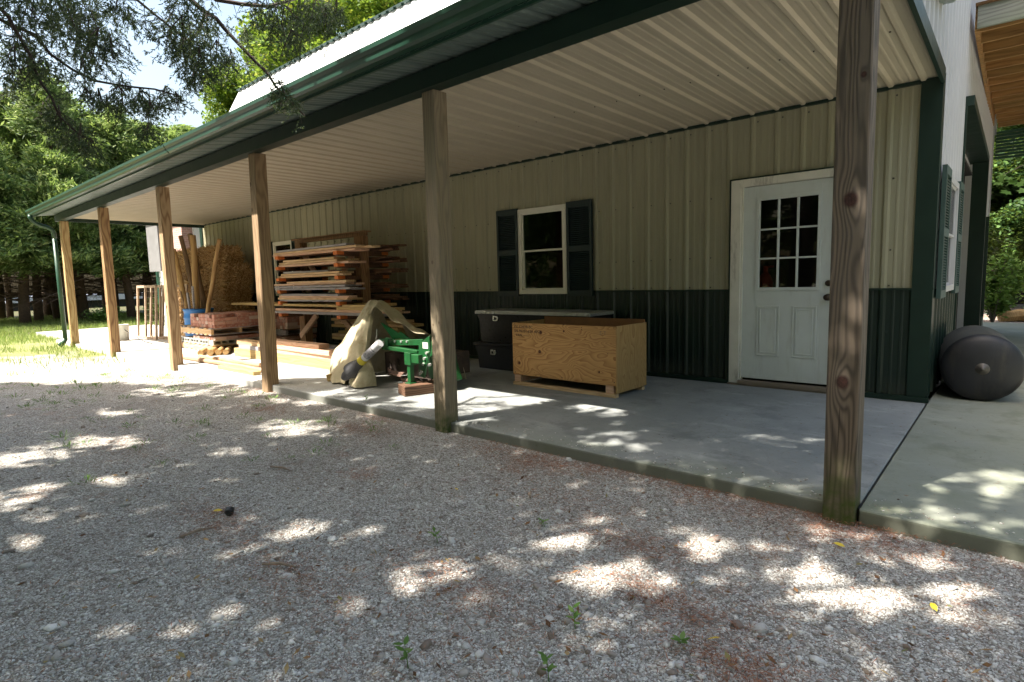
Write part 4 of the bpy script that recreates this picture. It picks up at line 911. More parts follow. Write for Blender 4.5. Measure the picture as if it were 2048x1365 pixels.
SPOTS = [(-4.97,-5.2,-0.01,0.27,0.22,-0.03),(-5.14,-4.82,0.03,0.2,0.18,-0.03),(-3.9,-5.3,0.08,0.26,0.15,-0.02),(-3.43,-5.48,0.07,0.12,0.08,-0.01),(-3.11,-5.58,0.01,0.09,0.13,-0.01),(-2.25,-5.35,0.03,0.12,0.1,-0.02),(-2.18,-5.22,0.0,0.07,0.05,-0.01),(-1.8,-5.34,0.07,0.13,0.12,-0.03),(-2.12,-4.93,-0.05,0.14,0.07,-0.02),(-2.13,-4.53,0.07,0.06,0.07,-0.04),(-2.51,-4.79,-0.08,0.12,0.07,-0.01),(-1.8,-4.57,0.03,0.06,0.05,-0.03),(-1.34,-4.5,0.07,0.11,0.06,-0.04),(-1.35,-4.72,0.04,0.09,0.04,-0.02),(-1.5,-4.48,0.08,0.13,0.04,-0.03),(-1.48,-3.84,0.05,0.03,0.04,-0.05),(-1.12,-4.24,0.07,0.05,0.04,-0.05),(-1.18,-3.97,0.07,0.05,0.04,-0.05),(-1.04,-3.9,0.07,0.05,0.05,-0.07),(-1.01,-4.05,0.07,0.05,0.03,-0.04),(-1.08,-3.65,0.07,0.05,0.03,-0.04),(-0.92,-3.53,0.07,0.12,0.03,-0.05),(-0.82,-3.76,0.06,0.05,0.02,-0.04),(-0.73,-4.14,0.08,0.07,0.04,-0.06),(-0.51,-3.54,0.1,0.07,0.03,-0.08),(-0.44,-3.96,0.08,0.06,0.03,-0.07),(-0.18,-3.57,0.1,0.08,0.03,-0.09),(-0.01,-3.73,0.09,0.07,0.02,-0.08),(-0.29,-3.41,0.06,0.05,0.01,-0.04),(-0.07,-3.06,0.09,0.07,0.01,-0.06),(0.32,-3.45,0.12,0.1,0.01,-0.12),(-0.64,-4.46,0.07,0.08,0.04,-0.05),(0.13,-3.2,0.06,0.05,0.01,-0.04),(-0.32,-3.7,0.06,0.05,0.01,-0.04),(-1.0,-4.55,0.04,0.06,0.03,-0.02),(-1.62,-5.0,0.03,0.08,0.04,-0.02),(-2.59,-5.47,0.02,0.1,0.07,-0.01),(-1.44,-5.2,0.04,0.08,0.04,-0.01),(0.06,-3.97,0.08,0.06,0.01,-0.04),(-2.23,-1.69,0.19,0.04,0.08,-0.13),(-2.05,-1.86,0.05,0.04,0.04,-0.06),(-1.67,-2.44,0.08,0.05,0.05,-0.08),(-1.53,-2.51,0.04,0.03,0.02,-0.04),(-1.34,-2.54,0.04,0.03,0.03,-0.05),(-0.76,-1.87,0.1,0.03,0.03,-0.1),(-0.32,-2.74,0.06,0.05,0.02,-0.07),(-0.5,-1.73,0.04,0.03,0.02,-0.06),(0.29,-2.32,0.09,0.03,0.01,-0.1),(0.47,-2.01,0.09,0.03,0.0,-0.13),(0.18,-2.73,0.06,0.04,0.01,-0.06),(0.32,-2.72,0.09,0.02,0.0,-0.08),(0.5,-2.66,0.06,0.05,0.0,-0.06),(0.46,-2.3,0.07,0.05,0.0,-0.07),(-0.66,-2.78,0.07,0.05,0.02,-0.05),(-0.94,-2.66,0.03,0.02,0.02,-0.04),(-6.75,-3.38,0.49,0.31,0.23,-0.08),(-5.42,-3.06,0.15,0.09,0.1,-0.05),(-4.15,-3.58,0.19,0.13,0.18,-0.1),(-3.94,-4.25,0.08,0.06,0.08,-0.03),(-2.98,-4.29,0.07,0.05,0.06,-0.03),(-6.34,-4.34,0.14,0.09,0.13,-0.03),(-4.92,-2.65,0.09,0.14,0.1,-0.06),(-4.92,-2.89,0.08,0.13,0.09,-0.05),(-4.44,-2.72,0.06,0.1,0.08,-0.05),(-3.97,-2.88,0.07,0.11,0.09,-0.06),(-4.41,-2.92,0.06,0.09,0.06,-0.04),(-3.87,-2.67,0.07,0.1,0.07,-0.05),(-3.56,-2.71,0.05,0.07,0.06,-0.05),(-3.96,-2.42,0.08,0.12,0.09,-0.07),(-4.82,-2.95,0.09,0.06,0.08,-0.05),(-2.92,-2.56,0.06,0.19,0.1,-0.09),(-2.9,-2.27,0.09,0.3,0.08,-0.08),(-2.84,-2.0,0.05,0.16,0.05,-0.06)]
BR = [('b1',[(-4.65,-5.4,3.12),(-4.56,-5.29,2.95),(-4.47,-5.17,2.86),(-4.38,-5.05,2.8),(-4.35,-4.99,2.69),(-4.29,-4.89,2.6),(-4.23,-4.79,2.54),(-4.11,-4.64,2.51),(-4.01,-4.5,2.5),(-3.92,-4.37,2.46)]),
 ('b2',[(-4.18,-5.41,3.02),(-4.01,-5.24,2.74),(-4.04,-5.22,2.71),(-4.01,-5.16,2.55),(-4.02,-5.13,2.42),(-4.0,-5.08,2.32),(-4.01,-5.05,2.22),(-3.97,-4.97,2.12),(-3.94,-4.9,2.08)]),
 ('b3',[(-4.29,-4.62,3.52),(-4.12,-4.44,3.33),(-3.94,-4.25,3.14),(-3.9,-4.18,3.07),(-3.88,-4.11,3.04),(-3.87,-4.06,2.98),(-3.81,-3.97,2.86),(-3.77,-3.9,2.77),(-3.75,-3.83,2.71),(-3.74,-3.78,2.63),(-3.72,-3.72,2.56),(-3.64,-3.61,2.42)]),
 ('b4',[(-4.29,-4.22,3.47),(-4.08,-4.01,3.26),(-3.97,-3.87,3.24),(-3.87,-3.72,3.24),(-3.81,-3.61,3.29),(-3.71,-3.46,3.37),(-3.61,-3.3,3.44)]),
 ('b5',[(-3.9,-4.87,3.16),(-3.8,-4.74,3.03),(-3.75,-4.65,2.95),(-3.7,-4.57,2.87),(-3.66,-4.49,2.8),(-3.62,-4.41,2.73),(-3.62,-4.37,2.6)]),
 ('b6',[(-4.86,-5.25,3.55),(-4.6,-5.01,3.3),(-4.52,-4.9,3.15),(-4.51,-4.86,3.04),(-4.46,-4.78,2.9),(-4.41,-4.7,2.83),(-4.38,-4.62,2.8)]),
 ('b7',[(-3.55,-4.32,2.92),(-3.6,-4.32,2.87),(-3.66,-4.33,2.82),(-3.75,-4.36,2.77),(-3.76,-4.33,2.65),(-3.79,-4.32,2.55)])]
CL = [(-3.92,-5.11,2.81,0.16),(-4.23,-4.93,2.89,0.19),(-4.55,-4.76,2.93,0.14),(-3.84,-4.84,2.64,0.11),(-4.64,-5.08,2.79,0.13),(-4.0,-5.23,2.48,0.1),(-4.34,-5.07,2.59,0.1),(-4.72,-4.87,3.2,0.26),(-4.23,-5.15,2.89,0.16),(-4.35,-4.79,3.04,0.13),(-3.7,-4.98,2.43,0.08),(-4.09,-4.84,2.61,0.08),(-4.49,-4.69,3.0,0.1),(-3.79,-4.8,2.65,0.06),(-3.89,-4.4,2.89,0.1),(-3.28,-4.57,2.62,0.11),(-3.6,-4.4,2.68,0.1),(-4.01,-4.29,2.84,0.08),(-3.76,-4.74,2.89,0.06),(-4.11,-4.58,2.98,0.06),(-3.19,-4.52,2.46,0.1),(-3.52,-4.36,2.52,0.08),(-3.94,-4.27,2.59,0.06),(-3.3,-4.37,2.58,0.08),(-3.58,-4.16,2.68,0.06),(-3.26,-4.54,2.78,0.1),(-3.54,-4.32,2.81,0.08),(-4.68,-4.95,2.44,0.07),(-4.0,-5.05,2.2,0.08),(-4.38,-4.94,2.23,0.09),(-3.68,-5.02,2.04,0.08),(-4.05,-4.89,2.07,0.05),(-4.72,-4.98,2.42,0.05),(-3.82,-4.88,2.33,0.05),(-4.19,-4.74,2.4,0.05),(-3.53,-4.85,2.27,0.06),(-3.9,-4.73,2.32,0.05),(-4.2,-4.52,2.47,0.06),(-3.58,-4.68,2.25,0.05),(-3.97,-4.57,2.26,0.05),(-3.4,-4.76,2.07,0.03),(-3.84,-4.65,2.39,0.05),(-4.08,-4.41,2.51,0.05),(-3.47,-4.57,2.3,0.05),(-3.92,-4.5,2.38,0.04),(-2.84,-4.23,2.3,0.05),(-3.14,-4.04,2.36,0.04),(-3.42,-3.83,2.43,0.04),(-2.99,-4.08,2.73,0.13),(-3.25,-3.82,2.98,0.11),(-2.8,-4.15,2.57,0.07),(-3.02,-3.85,2.91,0.1),(-3.25,-3.58,3.08,0.08),(-3.09,-4.14,2.87,0.08),(-3.47,-4.02,2.95,0.06),(-2.65,-4.01,2.7,0.06),(-3.19,-4.02,2.79,0.08),(-3.69,-4.0,2.91,0.05),(-2.76,-3.86,2.83,0.06),(-4.12,-4.66,2.54,0.05),(-3.67,-4.98,2.28,0.05),(-4.46,-5.19,2.5,0.05),(-4.92,-5.14,2.55,0.05)]
SPOTS = SPOTS+[(0.19, -1.98, 0.022, 0.0, 0.0, 0.028), (0.16, -2.28, 0.017, 0.0, 0.0, 0.039), (-0.07, -2.73, 0.025, 0.0, 0.0, 0.028), (-2.94, -2.66, 0.017, 0.0, 0.0, 0.028), (-2.88, -2.47, 0.017, 0.0, 0.0, 0.028), (-2.79, -2.28, 0.014, 0.0, 0.0, 0.028), (-2.76, -2.15, 0.017, 0.0, 0.0, 0.028), (-2.67, -1.93, 0.017, 0.0, 0.0, 0.028), (-2.59, -1.77, 0.011, 0.0, 0.0, 0.028), (-2.92, -2.81, 0.017, 0.0, 0.0, 0.028)]  # EXTRA
def clampz(b): return (b[0], b[1], max(b[2], .03))
POLES = [((-13.35, -1.27, 1.78), (-12.50, -1.32, .05), .040, .036, LOGW, "leftmost of the long peeled poles in the blue barrel, half behind the porch post"),
 ((-13.18, -1.32, 1.97), (-12.32, -1.38, .05), .050, .044, LOGW, "thick reddish pole leaning left in the blue barrel"),
 ((-13.22, -1.15, 2.26), (-12.20, -1.22, .05), .050, .045, LOGD, "tall brown pole leaning left in the blue barrel, second from the post"),
 ((-13.10, -1.0, 2.30), (-12.22, -1.10, .05), .060, .055, LOGD, "tall dark weathered pole near the middle of the blue barrel"),
 ((-12.42, -1.20, 2.22), (-12.15, -1.36, .05), .062, .058, LOGW, "thickest upright yellow pole in the blue barrel"),
 ((-11.35, -1.12, 2.08), (-12.12, -1.28, .05), .045, .042, LOGW, "pole leaning right in the blue barrel in front of the straw"),
 ((-12.72, -1.42, 1.08), (-12.5, -1.35, .05), .014, .014, LOGD, "thin dark stick at the left edge of the blue barrel"),
 ((-12.28, -1.45, 1.05), (-12.22, -1.42, .05), .020, .020, LUMG, "short grey stick standing in front in the blue barrel"),
 ((-12.12, -1.40, 1.18), (-12.15, -1.4, .05), .018, .016, LUMG, "longer thin grey stick behind the short one in the blue barrel")]
for a, b, r1, r2, mt, lb in POLES: logp(b, a, r1, r2, mt, lb, sq=("stick" in lb and "grey" in lb))
# short logs lying on the concrete
for k, (x, y, r_) in enumerate(((-9.80, -2.22, .045), (-9.62, -2.13, .052), (-9.60, -2.01, .048), (-9.52, -1.92, .046))):
    o = logp((x, y, r_), (x-.55, y+.30, r_), r_, r_*.95, LOGW, "short round post log lying in the row beside the front pallet", "log"); o["category"] = "log"; o["group"] = "short round logs on the concrete"
# wire screens
WIRE = paint("rusty_wire", (.30, .24, .2), .6); OLDW = wood("old_frame_wood", (.50, .38, .28), (.28, .19, .13), 2, 22, u=0)
for k, (x, y, rz, lean, w, lb) in enumerate(((-15.12, -1.62, 0.02, -4, 1.20, "front wood framed wire screen leaning behind the pale post"), (-14.72, -1.48, .06, -5, 1.20, "second wire screen standing behind the front screen"), (-14.35, -1.36, .10, -6, 1.15, "rear wood framed screen, rightmost of the three"))):
    e = empty("wire_screen", (x, y, .0), lb, "screen", "wood framed wire screens", rz); e.rotation_euler = (R(lean), 0, rz)
    m = MB(); h = 1.23; ring(m, 0, 0, w, h, .055, 0, .04); m.box((w*.42, .002, .055), (w*.42+.05, .038, h-.055)); 
    m.build("frame", OLDW, e, bevel=.002)
    m = MB()
    for j in range(1, 9): m.tube([(w*.42+.05, .02, j*h/9), (w-.05, .02, j*h/9)], .003, 5)
    for j in range(1, 5): xx = w*.47+(w*.5)*j/5; m.tube([(xx, .022, .05), (xx, .022, h-.05)], .003, 5)
    m.build("wire_mesh", WIRE, e)
m = MB(); m.lathe([(0, 0), (.125, 0), (.145, .33), (.150, .335), (.150, .36), (.14, .36), (.12, .02), (0, .02)], 28); o = m.build("bucket", paint("bucket_white", (.72, .70, .62), .45), smooth=True); o.location = (-14.72, -2.02, 0); tag(o, "white plastic bucket on the concrete beside the wire screens", "bucket")
m = MB(); m.tube([(-14.6, -2.0, .25), (-14.2, -1.95, .12), (-13.7, -1.9, .02), (-13.0, -1.95, .012)], .008, 6); o = m.build("hose", BLKS); tag(o, "thin dark hose trailing from the bucket across the slab", "hose")
# folding frame beyond the screens
m = MB(); ring(m, 0, 0, .7, 1.6, .09, 0, .05); m.box((.09, 0, 1.22), (.61, .04, 1.32)); m.box((.09, 0, .9), (.61, .04, .98)); o = m.build("wooden_gate", OLDW, bevel=.003); o.location = (-17.1, -.30, 0); o.rotation_euler = (R(-5), 0, .1); tag(o, "grey wooden gate frame leaning near the white outbuilding", "gate")

# neighbouring white outbuilding with chimney
shed = empty("white_outbuilding", (-17, .5, 0), "white sunlit outbuilding with a brick chimney beyond the barn's far end", "outbuilding")
def sp(mb, name, mat, par=None): o = mb.build(name, mat, par or shed); o.data.transform(T((17, -.5, 0))); return o
SW = paint("white_siding", (.80, .80, .78), .5, .02)
m = MB()
for k in range(22): m.add([(-19.85, .5, .15*k), (-16.9, .5, .15*k), (-16.9, .485, .15*k), (-19.85, .485, .15*k), (-19.85, .5, .15*(k+1)), (-16.9, .5, .15*(k+1))], [(3, 2, 5, 4), (0, 1, 2, 3)])
m.box((-19.85, .5, -.1), (-16.9, 6, 3.3)); sp(m, "wall", SW)
m = MB(); m.box((-19.45, .10, 1.66), (-18.5, .485, 3.6)); sp(m, "eave_return", paint("eave_shade_grey", (.16, .16, .165), .6))  # dark grey colour stands in for the overhang's shade
m = MB(); m.add([(-20.8, .0, 3.25), (-16.5, .0, 3.25), (-16.5, 3.2, 4.9), (-20.8, 3.2, 4.9), (-20.8, 6.4, 3.25), (-16.5, 6.4, 3.25)], [(0, 1, 2, 3), (3, 2, 5, 4)]); m.box((-20.8, -.02, 3.17), (-16.5, .04, 3.27)); sp(m, "roof", ROOFU)
m = MB(); m.box((-17.85, .20, -.1), (-16.95, .48, 3.15))
def chim():
    g = G("chimney_brick"); S = g.sep(g.obj()); b = g.n.new("ShaderNodeTexBrick"); g.put(b.inputs["Vector"], g.comb(g.mth('ADD', S[0], S[1]), S[2], 0.0)); b.inputs["Scale"].default_value = 4.5; b.inputs["Color1"].default_value = (.42, .24, .2, 1); b.inputs["Color2"].default_value = (.32, .18, .15, 1); b.inputs["Mortar"].default_value = (.5, .46, .42, 1); b.inputs["Mortar Size"].default_value = .015
    return g.out(b.outputs[0], .8)
sp(m, "chimney", chim())
m = MB(); m.tube([(-19.8, .42, 1.75), (-19.8, .42, .1)], .05, 8); sp(m, "downspout", GUTG)
m = MB(); m.box((-18.25, .40, 1.86), (-18.10, .49, 2.02)); m.prism([(-.06, 0), (.06, 0), (.09, -.12), (-.09, -.12)], lambda p, t: (-18.17+p[0], t, 1.95+p[1]), .36, .42); sp(m, "wall_lamp", BLKS)
# low pale-roofed shed far behind the trunks
nb = empty("pale_roofed_shed", (-48, 3, -.1), "long low shed with a pale blue-grey roof behind the cedar trunks", "shed")
m = MB(); m.box((-3, -2.2, 0), (0, 6.0, .55)); m.build("wall", DARKIN, nb); m = MB(); m.box((-3.2, -2.4, .55), (.2, 6.2, .95)); m.build("roof", paint("pale_roof", (.42, .47, .60), .5, .1, 2), nb)
nc = empty("grey_roofed_shed", (.6, 19, -.1), "grey metal roofed shed in the shade behind the maple leaves", "shed")
m = MB(); m.box((-1.0, 0, 0), (4, 4, 1.62)); m.build("wall", DARKIN, nc); m = MB(); m.prism(ribprofile(-1.3, 4.2, 0, .02), lambda p, t: (p[0], -.5+2.6*t, 1.62+p[1]+.75*t), 0, 1, close=False); m.build("roof", paint("dull_roof", (.30, .33, .36), .5, .1, 3), nc)
# low stone edging at right
m = MB(); m.tube([(.25, 11.0, .0), (.6, 11.1, .06), (1.1, 11.0, .05), (1.8, 11.2, .05)], [.12, .14, .13, .12], 8); m.box((.22, 10.9, .02), (.38, 11.1, .30)); o = m.build("firewood_log", LOGW); tag(o, "pale log edging in the sun at the end of the side walk", "log")

# ================================================================ foliage
def quads(P, D, U, L, Wd):
    """P centre (n,3), D long dir, U side dir"""
    a = D*L[:, None]*.5; b = U*Wd[:, None]*.5
    return np.stack([P-a, P+b, P+a, P-b], 1).reshape(-1, 3)
def unit(v): return v/(np.linalg.norm(v, axis=-1, keepdims=True)+1e-9)
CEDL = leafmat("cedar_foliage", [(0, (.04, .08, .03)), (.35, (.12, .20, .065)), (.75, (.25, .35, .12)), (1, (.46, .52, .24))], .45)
CEDN = leafmat("shaded_cedar_foliage", [(0, (.014, .028, .024)), (.5, (.035, .06, .04)), (1, (.07, .10, .055))], .25)  # darker, bluish copy of the cedar leaves, with shade put into the colour
BRDL = leafmat("broadleaf_foliage", [(0, (.035, .08, .01)), (.5, (.11, .20, .02)), (.85, (.25, .36, .04)), (1, (.42, .42, .06))], .4)
MAPL = leafmat("maple_foliage", [(0, (.012, .035, .008)), (.7, (.03, .075, .018)), (1, (.14, .25, .07))], .35)
BARK = paint("cedar_bark", (.10, .065, .045), .9, .35, 14, bumpk=.8); BARKG = paint("grey_bark", (.13, .11, .09), .9, .3, 14, bumpk=.8)
def cedar(seed, H, mat, lowbare=2.6, rad=2.6, nl=95, per=480, cw=.11, clen=.26, bark=BARK):
    q = np.random.default_rng(seed); e = bpy.data.objects.new("cedar_tree", None); C.objects.link(e)
    t = MB(); lean = q.normal(size=2)*.02
    tp = [(lean[0]*z+.04*math.sin(z*1.3+seed), lean[1]*z+.04*math.cos(z*1.1+seed), z-.1) for z in np.linspace(0, H*.95, 12)]
    t.tube(tp, [max(.17*(1-z/H)**.8, .012) for z in np.linspace(0, H*.95, 12)], 10)
    Ps = []; Ds = []
    for i in range(nl):
        f = (i+.5)/nl; z = .9+(H-1.0)*f**.9; a = q.uniform(0, 6.283); bare = z < lowbare
        r_ = rad*(1-max(0, (z-lowbare)/(H-lowbare)))**.75*q.uniform(.55, 1.12)+.12
        if bare: r_ *= q.uniform(.4, .9)
        up_ = q.uniform(-.15, .35)+(.5 if z > H*.7 else 0)
        n = 7; pts = [(tp[0][0]+math.cos(a)*r_*s, math.sin(a)*r_*s, z+up_*r_*s-.35*(s*s)*r_*.4) for s in np.linspace(0, 1, n)]
        t.tube(pts, [.028*(1-s)+.005 for s in np.linspace(0, 1, n)], 4)
        if bare:
            for k in range(5):
                s = q.uniform(.3, 1); b = Vector(pts[0]).lerp(Vector(pts[-1]), s); t.tube([b, b+Vector(q.normal(size=3)*.3)], [.007, .003], 3)
            continue
        m_ = int(per*(.35+r_/rad)); s = q.beta(2.2, 1.2, m_); P = np.array(pts)[np.minimum((s*(n-1)).astype(int), n-2)]
        fr = (s*(n-1)) % 1; P = P+(np.array(pts)[np.minimum((s*(n-1)).astype(int)+1, n-1)]-P)*fr[:, None]
        # sub clumps
        nc_ = 9; cc_ = q.normal(size=(nc_, 3))*np.array([.30, .30, .20])*(.5+.35*r_)/1.3; P = P+cc_[q.integers(0, nc_, m_)]*.8+q.normal(size=(m_, 3))*.10
        Ps.append(P); o_ = unit(np.array([math.cos(a), math.sin(a), .25])+q.normal(size=(m_, 3))*.55); o_[:, 2] += .15; Ds.append(unit(o_))
    P = np.concatenate(Ps); D = np.concatenate(Ds); U = unit(np.cross(D, q.normal(size=D.shape)))
    V = quads(P, D, U, q.uniform(.5, 1.3, len(P))*clen, q.uniform(.6, 1.3, len(P))*cw*.6)
    tr = t.build("trunk", bark, e, smooth=True); npmesh("crown", V, np.arange(len(V)).reshape(-1, 4), mat, e); return e
PR = [cedar(21, 9.3, CEDL, 2.5), cedar(22, 8.7, CEDL, 3.0, 2.3), cedar(23, 9.8, CEDL, 2.7, 2.6)]
spots = [(-27.6, -1.7), (-29.2, -1.0), (-31.2, -2.6), (-28.6, .35), (-32.0, .9), (-30.5, 1.9), (-27.4, 1.7), (-29.5, 3.2), (-32.5, 3.9), (-26.8, 3.9), (-28.0, 6.2), (-31.5, 6.8), (-26.5, 8.8), (-29.5, 10.2), (-27.5, -4.6), (-31.5, -5.6), (-35.5, -1.0), (-36, 3.0), (-36.5, 7.5), (-33, 12), (-38, -4.5), (-25.5, 12.5), (-30.0, 14.5), (-26.0, -3.4), (-26.2, -.6), (-30.2, -.2), (-33.6, -1.6), (-34.2, .2), (-33.4, 2.6), (-37.0, 1.4), (-27.2, 2.9), (-31.6, 5.0)]
where = ["at the left edge of the row", "behind the downspout", "deep in the shade at the far left", "right of the downspout", "behind the yellow post", "between the two left posts", "right of the brown post", "next to the white outbuilding"]
for k, (x, y) in enumerate(spots):
    o = PR[k] if k < 3 else dup(PR[k % 3]); s = rnd.uniform(.92, 1.08)
    o.location = (x, y, -.1); o.rotation_euler = (0, 0, rnd.uniform(0, 6.28) if k > 2 else 0); w_ = rnd.uniform(.75, 1.25); o.scale = (s*w_, s*w_, s*.93); o.rotation_euler.x = rnd.uniform(-.05, .05); o.rotation_euler.y = rnd.uniform(-.05, .05); o.name = "cedar_tree"
    lb = f"tall dark cedar {where[k]}" if k < 8 else "tall cedar in the dense row beyond the barn's far end"
    tag(o, lb, "tree", "cedars in a row beyond the barn")
    if k >= 8: pass
def broad(seed, H, R_, mat, nleaf, size, name="broadleaf_tree", zc=.62, bark=BARKG, trunk=.25, nclump=70):
    q = np.random.default_rng(seed); e = bpy.data.objects.new(name, None); C.objects.link(e); t = MB()
    t.tube([(0, 0, -.1), (.1, .05, H*.25), (0, .1, H*.5), (.1, 0, H*.85)], [trunk, trunk*.8, trunk*.5, .04], 10)
    cl_ = unit(q.normal(size=(nclump, 3)))*(q.uniform(.35, 1, (nclump, 1))**.6)*np.array([R_, R_, H*(1-zc)*.95]); cl_[:, 2] += H*zc
    for c in cl_[::2]: t.tube([(0, .05, H*.35+.2*abs(c[2]-H*.35)), tuple(c*np.array([.5, .5, 1])*np.array([1, 1, .9])), tuple(c)], [.07, .035, .012], 5)
    k = q.integers(0, nclump, nleaf); rr = R_*.26; P = cl_[k]+unit(q.normal(size=(nleaf, 3)))*rr*(q.uniform(.2, 1, (nleaf, 1))**.5)*np.array([1, 1, .7])
    D = unit(q.normal(size=(nleaf, 3))*np.array([1, 1, .5])); U = unit(np.cross(D, q.normal(size=D.shape)*np.array([.5, .5, 1.0])))
    V = quads(P, D, U, q.uniform(.7, 1.3, nleaf)*size, q.uniform(.6, 1.1, nleaf)*size*.7)
    t.build("trunk", bark, e, smooth=True); npmesh("crown", V, np.arange(len(V)).reshape(-1, 4), mat, e); return e
b1 = broad(31, 16.5, 5.0, BRDL, 110000, .23, nclump=110); b1.location = (-24.5, 11.5, 0); tag(b1, "tall yellow-green broadleaf tree rising behind the white barn roof", "tree")
b2 = dup(b1, (-33, 19, 0), (0, 0, 2.0), "yellow-green broadleaf tree further back behind the roof ridge"); b3 = dup(b1, (-19, 20, 0), (0, 0, 4.0), "broadleaf tree behind the roof at the top middle"); b3.scale = (1.1, 1.1, 1.15); b4 = dup(b1, (-31, 11.2, 0), (0, 0, 1.0), "yellow-green broadleaf tree standing just left of the white roof's end"); b4.scale = (.8, .8, .9); b5 = dup(b1, (-38, 16, 0), (0, 0, 3.0), "broadleaf tree far back between the cedars and the roof"); b5.scale = (1.0, 1.0, .95)
# trees standing behind the camera, which keep the open sky off the porch
for k, (x, y) in enumerate(((-14, -19), (-9, -21), (-4, -20), (1, -19), (6, -20), (10, -16), (12, -10), (13, -4), (-19, -21), (14, 2), (-24, -19), (-28, -14), (-33, -12))): o = dup(PR[k % 3], (x, y, -.1), (0, 0, k*1.1), "tall cedar standing behind the camera across the yard", group="cedars across the yard"); o.scale = (1.2, 1.2, 1.05)
mp = broad(41, 8.5, 3.4, MAPL, 60000, .17, "maple_tree", .58, nclump=60); mp.location = (1.3, 14.5, 0); tag(mp, "shaded green maple beyond the far corner of the barn", "tree")
for k, (x, y, s) in enumerate(((-1.8, 25, 1.2), (3.5, 24, 1.3), (1.2, 30, 1.5), (-4.5, 27, 1.2), (5, 18, 1.1), (-.5, 20.5, 1.0), (2.6, 19.5, .9), (.1, 16.5, .75), (.9, 13.2, .6), (.5, 36, 1.6), (-3, 38, 1.7), (5, 36, 1.7))): o = dup(mp, (x, y, 0), (0, 0, k*1.3), "dark woodland maple in the shade behind the barn", group="woodland maples behind the barn"); o.scale = (s, s, s)
# lobed maple leaves on a near branch
def lobed(P, N, A, S_):
    pts = [(0, -.5), (.22, -.28), (.5, -.30), (.36, -.02), (.48, .22), (.2, .2), (0, .55), (-.2, .2), (-.48, .22), (-.36, -.02), (-.5, -.30), (-.22, -.28)]
    return [tuple(P+(A*p[1]+N*p[0])*S_) for p in pts]
mbx = MB(); q = np.random.default_rng(5); tw = MB(); tw.tube([(1.5, 2.5, 2.45), (.9, 2.3, 2.32), (.48, 2.2, 2.2), (.30, 2.15, 2.10)], [.012, .008, .005, .003], 5); tw.tube([(.75, 2.3, 2.28), (.62, 2.25, 2.0), (.52, 2.2, 1.85)], [.006, .004, .003], 5)
for k in range(46):
    base = np.array([rnd.uniform(.26, 1.3), rnd.uniform(2.0, 2.4), 0]); base[2] = 2.10+.25*(base[0]-.3)+rnd.uniform(-.16, .06)-(.25 if k % 3 == 0 else 0)*rnd.random()
    A = unit(q.normal(size=3)*np.array([1, .6, .5])+np.array([-.5, -.3, -.4])); N = unit(np.cross(A, unit(q.normal(size=3)*.5+np.array([0, -.3, 1])))); mbx.add(lobed(base, N, A, rnd.uniform(.07, .12)), [tuple(range(12))])
e = empty("maple_branch", (.5, 2.3, 2.2), "bright near maple branch with lobed leaves hanging in from the right", "branch"); o = mbx.build("leaves", leafmat("maple_leaf_bright", [(0, (.10, .22, .05)), (1, (.22, .38, .12))], .4), e); o.data.transform(T((-.5, -2.3, -2.2))); o = tw.build("twig", BARKG, e); o.data.transform(T((-.5, -2.3, -2.2)))
# bush at the end of the side walk
def bush(name, loc, R_, H, n, size, mat, label, seed):
    q = np.random.default_rng(seed); e = bpy.data.objects.new(name, None); C.objects.link(e); e.location = loc; t = MB(); Ps = []
    for k in range(16):
        a = q.uniform(0, 6.28); r_ = q.uniform(.1, 1)*R_; h = H*q.uniform(.45, 1); t.tube([(0, 0, 0), (math.cos(a)*r_*.4, math.sin(a)*r_*.4, h*.6), (math.cos(a)*r_, math.sin(a)*r_, h)], [.014, .009, .003], 4)
        m_ = n//16; s = q.uniform(.35, 1, (m_, 1)); Ps.append(np.array([[math.cos(a)*r_, math.sin(a)*r_, h]])*s+q.normal(size=(m_, 3))*.10*R_)
    P = np.concatenate(Ps); D = unit(q.normal(size=P.shape)*np.array([1, 1, .4])); U = unit(np.cross(D, q.normal(size=P.shape)*.4+np.array([0, 0, 1])))
    V = quads(P, D, U, q.uniform(.7, 1.3, len(P))*size, q.uniform(.6, 1, len(P))*size*.7); t.build("stem", BARKG, e); npmesh("leaves", V, np.arange(len(V)).reshape(-1, 4), mat, e); tag(e, label, "bush"); return e
LB = leafmat("bush_foliage", [(0, (.05, .12, .02)), (.6, (.12, .24, .05)), (1, (.28, .42, .12))], .4)
bush("bush", (.15, 10.2, -.1), .8, 1.75, 3500, .11, LB, "sunlit leafy green bush at the far end of the side walk", 3)
bush("bush", (1.3, 12.2, -.1), 1.0, 1.1, 2500, .11, MAPL, "low shaded green bush at the right edge behind the walk", 4)
bush("bush", (-23.5, 1.6, -.1), 1.0, .9, 3000, .12, LB, "low bright green bush at the foot of the cedars near the outbuilding", 6)
bush("bush", (-25.5, .2, -.1), .8, .6, 1600, .10, LB, "small green shrub between the cedar trunks and the slab", 8)

